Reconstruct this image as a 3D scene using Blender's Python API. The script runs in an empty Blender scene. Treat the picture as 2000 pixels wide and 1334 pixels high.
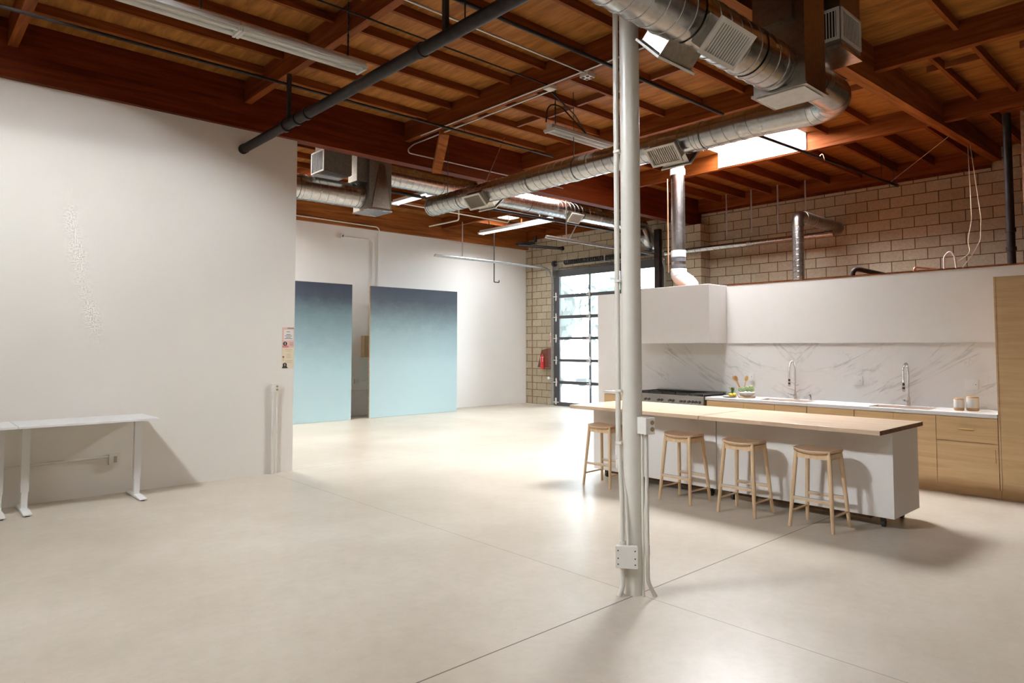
import bpy, bmesh, math, random
from mathutils import Vector, Matrix
random.seed(7)
SC = bpy.context.scene
COL = SC.collection
PI = math.pi
R = math.radians

# ------------------------------------------------------------------ mesh builder
class MB:
    def __init__(s): s.v = []; s.f = []; s.sm = []
    def add(s, vs, fs, smooth=False):
        n = len(s.v); s.v += [tuple(p) for p in vs]
        for f in fs: s.f.append([n + i for i in f]); s.sm.append(smooth)
        return s
    def box(s, x0, x1, y0, y1, z0, z1):
        vs = [(x, y, z) for x in (x0, x1) for y in (y0, y1) for z in (z0, z1)]
        return s.add(vs, [(0,1,3,2),(4,6,7,5),(0,4,5,1),(2,3,7,6),(0,2,6,4),(1,5,7,3)])
    def obox(s, c, u, v, w, hu, hv, hw):
        c = Vector(c); u = Vector(u).normalized()*hu; v = Vector(v).normalized()*hv; w = Vector(w).normalized()*hw
        vs = [c + a*u + b*v + d*w for a in (-1,1) for b in (-1,1) for d in (-1,1)]
        fs = [(0,1,3,2),(4,6,7,5),(0,4,5,1),(2,3,7,6),(0,2,6,4),(1,5,7,3)]
        if u.cross(v).dot(w) < 0: fs = [tuple(reversed(f)) for f in fs]
        return s.add(vs, fs)
    def tube(s, pts, r, seg=12, caps=True, smooth=True, closed=False):
        pts = [Vector(p) for p in pts]; n = len(pts)
        rs = r if isinstance(r, (list, tuple)) else [r]*n
        tans = []
        for i in range(n):
            if closed: t = pts[(i+1) % n] - pts[i-1]
            else: t = pts[min(i+1, n-1)] - pts[max(i-1, 0)]
            tans.append(t.normalized())
        t0 = tans[0]; up = Vector((0,0,1)) if abs(t0.z) < .9 else Vector((1,0,0))
        a = t0.cross(up).normalized()
        vs = []
        for i in range(n):
            t = tans[i]; a = (a - t*a.dot(t))
            if a.length < 1e-6: a = t.cross(Vector((0.3,1,0.2)))
            a.normalize(); b = t.cross(a)
            for k in range(seg):
                th = 2*PI*k/seg
                vs.append(pts[i] + (a*math.cos(th) + b*math.sin(th))*rs[i])
        fs = []
        m = n if closed else n-1
        for i in range(m):
            j = (i+1) % n
            for k in range(seg):
                l = (k+1) % seg
                fs.append((i*seg+k, i*seg+l, j*seg+l, j*seg+k))
        s.add(vs, fs, smooth)
        if caps and not closed:
            s.add(vs[:seg], [tuple(reversed(range(seg)))]); s.add(vs[-seg:], [tuple(range(seg))])
        return s
    def cyl(s, p0, p1, r, seg=16, r2=None, caps=True):
        return s.tube([p0, p1], [r, r if r2 is None else r2], seg, caps)
    def lathe(s, c, prof, seg=24):
        c = Vector(c); vs = []; fs = []; n = len(prof)
        for (r, z) in prof:
            for k in range(seg):
                th = 2*PI*k/seg; vs.append(c + Vector((r*math.cos(th), r*math.sin(th), z)))
        for i in range(n-1):
            for k in range(seg):
                l = (k+1) % seg; fs.append((i*seg+k, i*seg+l, (i+1)*seg+l, (i+1)*seg+k))
        s.add(vs, fs, True)
        if prof[0][0] > 1e-4: s.add(vs[:seg], [tuple(reversed(range(seg)))])
        if prof[-1][0] > 1e-4: s.add(vs[-seg:], [tuple(range(seg))])
        return s
    def ball(s, c, r, sx=1, sy=1, sz=1, seg=12):
        c = Vector(c); vs = []; fs = []; h = seg//2
        for i in range(h+1):
            ph = PI*i/h
            for k in range(seg):
                th = 2*PI*k/seg
                vs.append(c + Vector((r*sx*math.sin(ph)*math.cos(th), r*sy*math.sin(ph)*math.sin(th), -r*sz*math.cos(ph))))
        for i in range(h):
            for k in range(seg):
                l = (k+1) % seg; fs.append((i*seg+k, i*seg+l, (i+1)*seg+l, (i+1)*seg+k))
        return s.add(vs, fs, True)
    def prism(s, poly, axis, a0, a1):      # poly is a list of 2-D points, extruded along the axis
        n = len(poly)
        def P(p, a):
            return (a, p[0], p[1]) if axis == 'x' else (p[0], a, p[1]) if axis == 'y' else (p[0], p[1], a)
        vs = [P(p, a0) for p in poly] + [P(p, a1) for p in poly]
        fs = [tuple(range(n)), tuple(reversed(range(n, 2*n)))] + [(i, n+i, n+(i+1) % n, (i+1) % n) for i in range(n)]
        return s.add(vs, fs)
    def build(s, name, mat, parent=None, bevel=0, local=False, recalc=True):
        me = bpy.data.meshes.new(name)
        me.from_pydata(s.v, [], s.f)
        for p, q in zip(me.polygons, s.sm): p.use_smooth = q
        if recalc:
            bm = bmesh.new(); bm.from_mesh(me)
            bmesh.ops.recalc_face_normals(bm, faces=bm.faces); bm.to_mesh(me); bm.free()
        me.materials.append(mat)
        o = bpy.data.objects.new(name, me); COL.objects.link(o)
        if parent is not None:
            o.parent = parent
            if not local: o.matrix_parent_inverse = world_of(parent).inverted()
        if bevel:
            b = o.modifiers.new('bevel', 'BEVEL'); b.width = bevel; b.segments = 2; b.limit_method = 'ANGLE'
        return o

def world_of(o):
    m = Matrix.Translation(o.location) @ o.rotation_euler.to_matrix().to_4x4()
    if o.parent: m = world_of(o.parent) @ o.matrix_parent_inverse @ m
    return m
def tag(o, label=None, cat=None, group=None, kind=None):
    if label: o['label'] = label
    if cat: o['category'] = cat
    if group: o['group'] = group
    if kind: o['kind'] = kind
    return o
def thing(name, label, cat, loc=(0,0,0), rz=0, group=None):
    o = bpy.data.objects.new(name, None); COL.objects.link(o)
    o.location = loc; o.rotation_euler = (0,0,rz); o.empty_display_size = .1
    return tag(o, label, cat, group)
def struct(o, label=None):
    return tag(o, label, None, None, 'structure')
def children(o): return [c for c in COL.objects if c.parent == o]
def copy_tree(o, parent=None):
    c = o.copy(); COL.objects.link(c)
    if parent is not None: c.parent = parent
    for ch in children(o): copy_tree(ch, c)
    return c
def fillet(pts, rad, n=8):
    pts = [Vector(p) for p in pts]; out = [pts[0]]
    for i in range(1, len(pts)-1):
        p = pts[i]; a = (pts[i-1]-p); b = (pts[i+1]-p)
        ang = a.angle(b); d = min(rad/math.tan(ang/2), a.length*.49, b.length*.49) if ang < PI-.01 else 0
        if d <= 1e-5: out.append(p); continue
        a.normalize(); b.normalize()
        q0 = p + a*d; q1 = p + b*d
        rr = d*math.tan(ang/2); c = p + (a+b).normalized()*(rr/math.sin(ang/2))
        u = (q0-c); w = (q1-c); tot = u.angle(w); ax = u.cross(w).normalized()
        for k in range(n+1): out.append(c + Matrix.Rotation(tot*k/n, 3, ax) @ u)
    out.append(pts[-1]); return out
def helix(p0, p1, r, pitch, per=24):
    p0 = Vector(p0); p1 = Vector(p1); t = (p1-p0); L = t.length; t.normalize()
    up = Vector((0,0,1)) if abs(t.z) < .9 else Vector((1,0,0))
    a = t.cross(up).normalized(); b = t.cross(a); n = max(4, int(L/pitch*per)); out = []
    for i in range(n+1):
        th = 2*PI*i/per; out.append(p0 + t*(L*i/n) + (a*math.cos(th) + b*math.sin(th))*r)
    return out
def path_helix(path, r, turns, per=14):
    """a coil wound round a smooth path"""
    path = [Vector(p) for p in path]; L = [0]
    for i in range(1, len(path)): L.append(L[-1] + (path[i]-path[i-1]).length)
    tot = L[-1]; n = turns*per; out = []; a = None; j = 0
    for i in range(n+1):
        d = tot*i/n
        while j < len(L)-2 and L[j+1] < d: j += 1
        f = (d-L[j])/max(1e-9, L[j+1]-L[j]); p = path[j].lerp(path[j+1], f); t = (path[j+1]-path[j]).normalized()
        if a is None: a = t.cross(Vector((0,1,0.01))).normalized()
        a = (a - t*a.dot(t)).normalized(); b = t.cross(a); th = 2*PI*i/per
        out.append(p + (a*math.cos(th)+b*math.sin(th))*r)
    return out

# ------------------------------------------------------------------ materials
def nodes(name):
    m = bpy.data.materials.new(name); m.use_nodes = True
    nt = m.node_tree; return m, nt, nt.nodes['Principled BSDF'], nt.nodes, nt.links
def N(nt, kind, **kw):
    n = nt.nodes.new(kind)
    for k, v in kw.items():
        if k in n.inputs: n.inputs[k].default_value = v
        else: setattr(n, k, v)
    return n
def ramp(nt, stops):
    n = nt.nodes.new('ShaderNodeValToRGB'); e = n.color_ramp.elements
    while len(e) < len(stops): e.new(.5)
    for el, (p, c) in zip(e, stops): el.position = p; el.color = (*c, 1)
    return n
def plain(name, col, rough=.5, metal=0, spec=.5, var=.04, scale=6, bump=0, coat=0):
    m, nt, b, n, l = nodes(name)
    b.inputs['Roughness'].default_value = rough; b.inputs['Metallic'].default_value = metal
    b.inputs['Specular IOR Level'].default_value = spec; b.inputs['Coat Weight'].default_value = coat
    tc = N(nt, 'ShaderNodeTexCoord'); no = N(nt, 'ShaderNodeTexNoise', Scale=scale, Detail=3)
    l.new(tc.outputs['Object'], no.inputs['Vector'])
    rp = ramp(nt, [(.3, [c*(1-var) for c in col]), (.7, [min(1, c*(1+var)) for c in col])])
    l.new(no.outputs['Fac'], rp.inputs['Fac']); l.new(rp.outputs['Color'], b.inputs['Base Color'])
    if bump:
        bp = N(nt, 'ShaderNodeBump', Strength=bump, Distance=.01); n2 = N(nt, 'ShaderNodeTexNoise', Scale=scale*12, Detail=2)
        l.new(tc.outputs['Object'], n2.inputs['Vector']); l.new(n2.outputs['Fac'], bp.inputs['Height']); l.new(bp.outputs['Normal'], b.inputs['Normal'])
    return m
def wood(name, dark, mid, light, sc, rough=.6, knots=0, fine=1.0, bands=None, spec=.3):
    """sc: noise scale per axis; small along the grain"""
    m, nt, b, n, l = nodes(name)
    tc = N(nt, 'ShaderNodeTexCoord'); mp = N(nt, 'ShaderNodeMapping'); mp.inputs['Scale'].default_value = sc
    l.new(tc.outputs['Object'], mp.inputs['Vector'])
    a = N(nt, 'ShaderNodeTexNoise', Scale=1, Detail=5, Roughness=.6, Distortion=.6)
    l.new(mp.outputs['Vector'], a.inputs['Vector'])
    rp = ramp(nt, [(.28, dark), (.5, mid), (.72, light)]); l.new(a.outputs['Fac'], rp.inputs['Fac'])
    out = rp.outputs['Color']
    if knots:
        mp2 = N(nt, 'ShaderNodeMapping'); mp2.inputs['Scale'].default_value = [max(.5, s*.12*knots) for s in sc]
        v = N(nt, 'ShaderNodeTexVoronoi', Scale=1.6); l.new(tc.outputs['Object'], mp2.inputs['Vector']); l.new(mp2.outputs['Vector'], v.inputs['Vector'])
        r2 = ramp(nt, [(.03, (.35,.3,.28)), (.1, (1,1,1))]); l.new(v.outputs['Distance'], r2.inputs['Fac'])
        mx = N(nt, 'ShaderNodeMixRGB', blend_type='MULTIPLY'); mx.inputs['Fac'].default_value = .8
        l.new(out, mx.inputs['Color1']); l.new(r2.outputs['Color'], mx.inputs['Color2']); out = mx.outputs['Color']
    if bands:      # lamination lines / stave joints: brick texture on two axes
        (ax, ay, bw, bh) = bands
        sx = N(nt, 'ShaderNodeSeparateXYZ'); l.new(tc.outputs['Object'], sx.inputs['Vector'])
        cb = N(nt, 'ShaderNodeCombineXYZ'); l.new(sx.outputs[ax], cb.inputs['X']); l.new(sx.outputs[ay], cb.inputs['Y'])
        br = N(nt, 'ShaderNodeTexBrick'); br.inputs['Scale'].default_value = 1; br.inputs['Brick Width'].default_value = bw
        br.inputs['Row Height'].default_value = bh; br.inputs['Mortar Size'].default_value = .001; br.inputs['Bias'].default_value = 0
        br.inputs['Color1'].default_value = (.78,.78,.78,1); br.inputs['Color2'].default_value = (1,1,1,1); br.inputs['Mortar'].default_value = (.6,.55,.5,1)
        l.new(cb.outputs['Vector'], br.inputs['Vector'])
        mx = N(nt, 'ShaderNodeMixRGB', blend_type='MULTIPLY'); mx.inputs['Fac'].default_value = .75
        l.new(out, mx.inputs['Color1']); l.new(br.outputs['Color'], mx.inputs['Color2']); out = mx.outputs['Color']
    l.new(out, b.inputs['Base Color']); b.inputs['Roughness'].default_value = rough; b.inputs['Specular IOR Level'].default_value = spec
    return m

M = {}
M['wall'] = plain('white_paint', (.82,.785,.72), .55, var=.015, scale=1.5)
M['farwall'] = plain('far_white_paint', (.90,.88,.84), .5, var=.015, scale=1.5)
M['white'] = plain('white_laminate', (.82,.795,.76), .35, var=.01)
M['desk'] = plain('desk_white_metal', (.82,.82,.80), .35, var=.01)
M['cream'] = plain('cream_enamel', (.74,.71,.64), .32, var=.03, scale=9)
M['creamwhite'] = plain('painted_steel_box', (.80,.78,.72), .4, var=.03, scale=12)
M['plastic'] = plain('white_plastic', (.83,.83,.81), .3, var=.01)
M['tan'] = plain('tan_plastic', (.36,.26,.15), .4)
M['black'] = plain('black_metal', (.015,.014,.014), .4, var=.2)
M['darkgrey'] = plain('dark_bronze_aluminium', (.05,.05,.055), .35, var=.1)
M['blackpipe'] = plain('black_iron_pipe', (.022,.016,.015), .5, spec=.12, metal=.0, var=.3, scale=14)
M['rubber'] = plain('black_rubber', (.02,.02,.022), .6)
M['steel'] = plain('brushed_steel', (.62,.61,.59), .28, metal=1, var=.05, scale=3)
M['basin'] = plain('sink_steel', (.07,.068,.065), .45, metal=.3, var=.05)
M['chrome'] = plain('chrome', (.8,.8,.8), .08, metal=1, var=.02)
M['strip'] = plain('brushed_footrest_strip', (.75,.75,.74), .3, metal=.7, var=.02)
M['brass'] = plain('brass', (.78,.55,.22), .28, metal=1, var=.03)
M['conduit'] = plain('galvanized_conduit', (.55,.54,.52), .35, metal=.85, var=.08, scale=10)
M['copper'] = plain('copper_pipe', (.62,.34,.2), .4, metal=.8, var=.15)
M['red'] = plain('red_enamel', (.55,.03,.03), .3)
M['redwhite'] = plain('faded_red_sign', (.72,.22,.2), .4)
M['cordw'] = plain('cream_cord', (.68,.56,.40), .6)
M['paper'] = plain('cream_paper', (.80,.70,.52), .7)
M['paperpink'] = plain('pink_paper', (.78,.52,.46), .7)
M['paperwhite'] = plain('white_paper', (.80,.77,.74), .7)
M['ink'] = plain('black_ink', (.02,.02,.02), .6)
M['green'] = plain('leaf_green', (.10,.22,.05), .5, var=.4, scale=40)
M['palegreen'] = plain('artichoke_green', (.42,.52,.28), .5, var=.3, scale=60)
M['yellow'] = plain('lemon_yellow', (.85,.52,.03), .4)
M['ceramic'] = plain('cream_ceramic', (.84,.81,.76), .25)
M['spoon'] = plain('olive_wood', (.42,.20,.07), .5, var=.25, scale=30)
M['spoonlight'] = plain('beech_wood', (.62,.36,.13), .5, var=.15, scale=30)
M['purple'] = plain('purple_plastic', (.22,.05,.35), .4)
M['clearplastic'] = plain('frosted_plastic', (.72,.74,.74), .3)
M['rust'] = plain('rusty_joint', (.22,.10,.06), .8, var=.3, scale=20)
M['grille'] = plain('white_grille_enamel', (.76,.74,.69), .4, var=.04)
M['slotdark'] = plain('dark_duct_throat', (.02,.017,.014), .7)
M['insulation'] = plain('white_duct_panel', (.86,.85,.82), .7, var=.06, scale=14)
M['quartz'] = plain('white_quartz', (.83,.82,.80), .22, var=.02, scale=4)

M['beamx'] = wood('glulam_beam_wood', (.052,.0075,.001), (.088,.014,.0022), (.135,.026,.005), (.9,14,16), .55, knots=3, spec=.08)
M['beamy'] = wood('purlin_wood', (.085,.017,.0025), (.145,.034,.006), (.215,.06,.013), (14,.9,16), .6, knots=3, spec=.08)
M['joist'] = wood('joist_wood', (.09,.019,.003), (.155,.038,.007), (.23,.066,.015), (1,16,18), .6, knots=2, spec=.08)
M['block'] = wood('blocking_wood', (.12,.03,.006), (.2,.055,.012), (.28,.09,.024), (14,1.2,14), .6)
M['deck'] = wood('plywood_deck', (.15,.048,.008), (.25,.094,.020), (.35,.148,.036), (13,1.8,4), .6, bands=('Y','X',2.44,1.22), spec=.08)
M['farbeam'] = wood('far_beam_wood', (.13,.033,.007), (.22,.066,.015), (.32,.11,.03), (1,14,16), .6, knots=4, spec=.08)
M['stool'] = wood('pale_ash_wood', (.58,.40,.235), (.67,.48,.29), (.74,.55,.35), (18,18,2.5), .45)
M['stoolseat'] = wood('ash_seat_wood', (.46,.30,.175), (.55,.37,.225), (.62,.43,.27), (22,2.5,10), .4)
M['butcher'] = wood('butcher_block', (.50,.335,.205), (.62,.455,.31), (.71,.56,.41), (30,1.6,20), .35, bands=('Y','X',.55,.045), spec=.4)
M['endgrain'] = wood('dark_end_grain', (.07,.03,.015), (.12,.055,.028), (.2,.1,.05), (30,30,60), .6)
M['cab'] = wood('oak_cabinet_veneer', (.49,.315,.15), (.56,.375,.19), (.62,.43,.23), (3,1.1,20), .5, spec=.3)
M['tanboard'] = plain('chipboard_edge', (.45,.26,.11), .7, var=.35, scale=30)
M['cutting'] = wood('cutting_board_wood', (.40,.24,.12), (.5,.32,.17), (.6,.4,.22), (10,10,10), .5)

def concrete():
    m, nt, b, n, l = nodes('polished_concrete')
    tc = N(nt, 'ShaderNodeTexCoord')
    a = N(nt, 'ShaderNodeTexNoise', Scale=.55, Detail=6, Roughness=.6); l.new(tc.outputs['Object'], a.inputs['Vector'])
    r1 = ramp(nt, [(.3, (.48,.42,.335)), (.52, (.57,.508,.42)), (.72, (.65,.595,.51))]); l.new(a.outputs['Fac'], r1.inputs['Fac'])
    f = N(nt, 'ShaderNodeTexNoise', Scale=9, Detail=8, Roughness=.7); l.new(tc.outputs['Object'], f.inputs['Vector'])
    r2 = ramp(nt, [(.3, (.93,.92,.91)), (.6, (1.03,1.03,1.03))]); l.new(f.outputs['Fac'], r2.inputs['Fac'])
    mx = N(nt, 'ShaderNodeMixRGB', blend_type='MULTIPLY'); mx.inputs['Fac'].default_value = 1
    l.new(r1.outputs['Color'], mx.inputs['Color1']); l.new(r2.outputs['Color'], mx.inputs['Color2'])
    # dark speckle flecks
    v = N(nt, 'ShaderNodeTexNoise', Scale=55, Detail=2); l.new(tc.outputs['Object'], v.inputs['Vector'])
    r3 = ramp(nt, [(.24, (.72,.68,.64)), (.31, (1,1,1))]); l.new(v.outputs['Fac'], r3.inputs['Fac'])
    m2 = N(nt, 'ShaderNodeMixRGB', blend_type='MULTIPLY'); m2.inputs['Fac'].default_value = .7
    l.new(mx.outputs['Color'], m2.inputs['Color1']); l.new(r3.outputs['Color'], m2.inputs['Color2'])
    # saw-cut control joints
    sx = N(nt, 'ShaderNodeSeparateXYZ'); l.new(tc.outputs['Object'], sx.inputs['Vector'])
    last = None
    for ax, pos, w, dark in (('X', 3.752, .0035, .55), ('Y', 2.845, .0045, .95), ('Y', 8.78, .006, .45), ('X', 9.72, .005, .4), ('Y', -3.0, .005, .8)):
        s = N(nt, 'ShaderNodeMath', operation='SUBTRACT'); l.new(sx.outputs[ax], s.inputs[0]); s.inputs[1].default_value = pos
        ab = N(nt, 'ShaderNodeMath', operation='ABSOLUTE'); l.new(s.outputs[0], ab.inputs[0])
        lt = N(nt, 'ShaderNodeMath', operation='LESS_THAN'); l.new(ab.outputs[0], lt.inputs[0]); lt.inputs[1].default_value = w
        ml = N(nt, 'ShaderNodeMath', operation='MULTIPLY'); l.new(lt.outputs[0], ml.inputs[0]); ml.inputs[1].default_value = dark
        if last is None: last = ml.outputs[0]
        else:
            mm = N(nt, 'ShaderNodeMath', operation='MAXIMUM'); l.new(last, mm.inputs[0]); l.new(ml.outputs[0], mm.inputs[1]); last = mm.outputs[0]
    m3 = N(nt, 'ShaderNodeMixRGB'); l.new(last, m3.inputs['Fac']); l.new(m2.outputs['Color'], m3.inputs['Color1']); m3.inputs['Color2'].default_value = (.07,.045,.03,1)
    l.new(m3.outputs['Color'], b.inputs['Base Color'])
    rr = N(nt, 'ShaderNodeMapRange'); rr.inputs['To Min'].default_value = .25; rr.inputs['To Max'].default_value = .36
    l.new(f.outputs['Fac'], rr.inputs['Value']); l.new(rr.outputs['Result'], b.inputs['Roughness'])
    b.inputs['Specular IOR Level'].default_value = .62
    return m
M['floor'] = concrete()

def block():
    m, nt, b, n, l = nodes('concrete_block')
    tc = N(nt, 'ShaderNodeTexCoord'); sx = N(nt, 'ShaderNodeSeparateXYZ'); l.new(tc.outputs['Object'], sx.inputs['Vector'])
    ad = N(nt, 'ShaderNodeMath', operation='ADD'); l.new(sx.outputs['X'], ad.inputs[0]); l.new(sx.outputs['Y'], ad.inputs[1])
    sh = N(nt, 'ShaderNodeMath', operation='SUBTRACT'); l.new(ad.outputs[0], sh.inputs[0]); sh.inputs[1].default_value = 13.95 + 3.775 - .4064*43 + .003
    cb = N(nt, 'ShaderNodeCombineXYZ'); l.new(sh.outputs[0], cb.inputs['X']); l.new(sx.outputs['Z'], cb.inputs['Y'])
    br = N(nt, 'ShaderNodeTexBrick', offset=.5)
    br.inputs['Scale'].default_value = 1; br.inputs['Brick Width'].default_value = .4064; br.inputs['Row Height'].default_value = .2032
    br.inputs['Mortar Size'].default_value = .008; br.inputs['Mortar Smooth'].default_value = .2
    br.inputs['Color1'].default_value = (.40,.345,.25,1); br.inputs['Color2'].default_value = (.475,.415,.315,1); br.inputs['Mortar'].default_value = (.10,.058,.03,1)
    l.new(cb.outputs['Vector'], br.inputs['Vector'])
    no = N(nt, 'ShaderNodeTexNoise', Scale=30, Detail=4); l.new(tc.outputs['Object'], no.inputs['Vector'])
    rp = ramp(nt, [(.3, (.86,.85,.83)), (.7, (1.08,1.08,1.08))]); l.new(no.outputs['Fac'], rp.inputs['Fac'])
    mx = N(nt, 'ShaderNodeMixRGB', blend_type='MULTIPLY'); mx.inputs['Fac'].default_value = 1
    l.new(br.outputs['Color'], mx.inputs['Color1']); l.new(rp.outputs['Color'], mx.inputs['Color2']); l.new(mx.outputs['Color'], b.inputs['Base Color'])
    bp = N(nt, 'ShaderNodeBump', Strength=.6, Distance=.008); iv = N(nt, 'ShaderNodeMath', operation='SUBTRACT'); iv.inputs[0].default_value = 1
    l.new(br.outputs['Fac'], iv.inputs[1]); l.new(iv.outputs[0], bp.inputs['Height']); l.new(bp.outputs['Normal'], b.inputs['Normal'])
    b.inputs['Roughness'].default_value = .9; b.inputs['Specular IOR Level'].default_value = .2
    return m
M['block_wall'] = block()

def galv(name, base=(.60,.60,.59), rough=.3):
    m, nt, b, n, l = nodes(name)
    tc = N(nt, 'ShaderNodeTexCoord'); v = N(nt, 'ShaderNodeTexVoronoi', Scale=34); l.new(tc.outputs['Object'], v.inputs['Vector'])
    rp = ramp(nt, [(0, [c*.86 for c in base]), (1, [min(1, c*1.12) for c in base])]); l.new(v.outputs['Color'], rp.inputs['Fac']); l.new(rp.outputs['Color'], b.inputs['Base Color'])
    no = N(nt, 'ShaderNodeTexNoise', Scale=3, Detail=3); l.new(tc.outputs['Object'], no.inputs['Vector'])
    mr = N(nt, 'ShaderNodeMapRange'); mr.inputs['To Min'].default_value = rough-.06; mr.inputs['To Max'].default_value = rough+.1
    l.new(no.outputs['Fac'], mr.inputs['Value']); l.new(mr.outputs['Result'], b.inputs['Roughness']); b.inputs['Metallic'].default_value = 1
    bp = N(nt, 'ShaderNodeBump', Strength=.05, Distance=.02); l.new(no.outputs['Fac'], bp.inputs['Height']); l.new(bp.outputs['Normal'], b.inputs['Normal'])
    return m
M['galv'] = galv('galvanized_sheet', (.56,.565,.565), .23)
M['galvdark'] = galv('aged_galvanized_sheet', (.34,.305,.26), .3)
M['galvmatte'] = galv('matte_galvanized_sheet', (.26,.235,.20), .6)
M['galvshiny'] = galv('bright_flue_metal', (.68,.68,.68), .22)

def marble():
    m, nt, b, n, l = nodes('veined_marble')
    tc = N(nt, 'ShaderNodeTexCoord'); sx = N(nt, 'ShaderNodeSeparateXYZ'); l.new(tc.outputs['Object'], sx.inputs['Vector'])
    s = N(nt, 'ShaderNodeMath', operation='SUBTRACT'); l.new(sx.outputs['Y'], s.inputs[0]); s.inputs[1].default_value = 4.40
    ab = N(nt, 'ShaderNodeMath', operation='ABSOLUTE'); l.new(s.outputs[0], ab.inputs[0])
    cb = N(nt, 'ShaderNodeCombineXYZ'); l.new(ab.outputs[0], cb.inputs['X']); l.new(sx.outputs['Z'], cb.inputs['Y'])
    mp = N(nt, 'ShaderNodeMapping'); mp.inputs['Scale'].default_value = (.5,1.9,1); mp.inputs['Location'].default_value = (.35,1.3,.4)
    m0 = N(nt, 'ShaderNodeMapping'); m0.inputs['Rotation'].default_value = (0,0,R(-34)); l.new(cb.outputs['Vector'], m0.inputs['Vector']); l.new(m0.outputs['Vector'], mp.inputs['Vector'])
    col = None
    mk = N(nt, 'ShaderNodeTexNoise', Scale=1.6, Detail=2); l.new(cb.outputs['Vector'], mk.inputs['Vector']); mr = ramp(nt, [(.40, (0,0,0)), (.62, (1,1,1))]); l.new(mk.outputs['Fac'], mr.inputs['Fac'])
    for sc, th, st in ((1.0, .009, .42), (2.2, .005, .20), (.8, .05, .05)):
        no = N(nt, 'ShaderNodeTexNoise', Scale=sc, Detail=7, Roughness=.55, Distortion=.9); l.new(mp.outputs['Vector'], no.inputs['Vector'])
        d = N(nt, 'ShaderNodeMath', operation='SUBTRACT'); l.new(no.outputs['Fac'], d.inputs[0]); d.inputs[1].default_value = .5
        a2 = N(nt, 'ShaderNodeMath', operation='ABSOLUTE'); l.new(d.outputs[0], a2.inputs[0])
        g = .72-.0*st
        rp = ramp(nt, [(0, (1-st, 1-st, 1-st*.95)), (th, (1-st*.3,)*3), (th*2.2, (1,1,1))]); l.new(a2.outputs[0], rp.inputs['Fac'])
        if col is None: col = rp.outputs['Color']
        else:
            mx = N(nt, 'ShaderNodeMixRGB', blend_type='MULTIPLY'); mx.inputs['Fac'].default_value = 1
            l.new(col, mx.inputs['Color1']); l.new(rp.outputs['Color'], mx.inputs['Color2']); col = mx.outputs['Color']
    mx = N(nt, 'ShaderNodeMixRGB', blend_type='MULTIPLY'); l.new(mr.outputs['Color'], mx.inputs['Fac']); mx.inputs['Color1'].default_value = (.82,.805,.78,1)
    l.new(col, mx.inputs['Color2']); l.new(mx.outputs['Color'], b.inputs['Base Color']); b.inputs['Roughness'].default_value = .25
    return m
M['marble'] = marble()

def backdrop(name, stops, seed):
    m, nt, b, n, l = nodes(name)
    tc = N(nt, 'ShaderNodeTexCoord'); sx = N(nt, 'ShaderNodeSeparateXYZ'); l.new(tc.outputs['Object'], sx.inputs['Vector'])
    mp = N(nt, 'ShaderNodeMapping'); mp.inputs['Location'].default_value = (seed,0,0); mp.inputs['Scale'].default_value = (1,1,1.4); l.new(tc.outputs['Object'], mp.inputs['Vector'])
    no = N(nt, 'ShaderNodeTexNoise', Scale=2.6, Detail=8, Roughness=.75); l.new(mp.outputs['Vector'], no.inputs['Vector'])
    d = N(nt, 'ShaderNodeMath', operation='MULTIPLY_ADD'); l.new(no.outputs['Fac'], d.inputs[0]); d.inputs[1].default_value = .42; d.inputs[2].default_value = -.21
    ad = N(nt, 'ShaderNodeMath', operation='ADD'); l.new(sx.outputs['Z'], ad.inputs[0]); l.new(d.outputs[0], ad.inputs[1])
    dv = N(nt, 'ShaderNodeMath', operation='DIVIDE'); l.new(ad.outputs[0], dv.inputs[0]); dv.inputs[1].default_value = 3.06
    rp = ramp(nt, stops); l.new(dv.outputs[0], rp.inputs['Fac']); l.new(rp.outputs['Color'], b.inputs['Base Color'])
    b.inputs['Roughness'].default_value = .8; b.inputs['Specular IOR Level'].default_value = .15
    return m
M['drop1'] = backdrop('painted_backdrop_dark', [(0, (.42,.56,.58)), (.35, (.34,.47,.50)), (.62, (.19,.27,.30)), (.80, (.10,.145,.165)), (.90, (.045,.055,.075)), (1, (.035,.042,.062))], 3)
M['drop2'] = backdrop('painted_backdrop_pale', [(0, (.42,.55,.565)), (.4, (.36,.475,.495)), (.66, (.24,.325,.345)), (.80, (.13,.17,.19)), (.90, (.07,.085,.105)), (1, (.055,.066,.09))], 11)

def emit(name, col, st):
    m, nt, b, n, l = nodes(name); nt.nodes.remove(b)
    e = N(nt, 'ShaderNodeEmission'); e.inputs['Color'].default_value = (*col, 1); e.inputs['Strength'].default_value = st
    tc = N(nt, 'ShaderNodeTexCoord'); no = N(nt, 'ShaderNodeTexNoise', Scale=2)
    l.new(tc.outputs['Object'], no.inputs['Vector'])
    rp = ramp(nt, [(0, [c*.96 for c in col]), (1, col)]); l.new(no.outputs['Fac'], rp.inputs['Fac']); l.new(rp.outputs['Color'], e.inputs['Color'])
    l.new(e.outputs[0], nt.nodes['Material Output'].inputs['Surface']); return m

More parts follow.
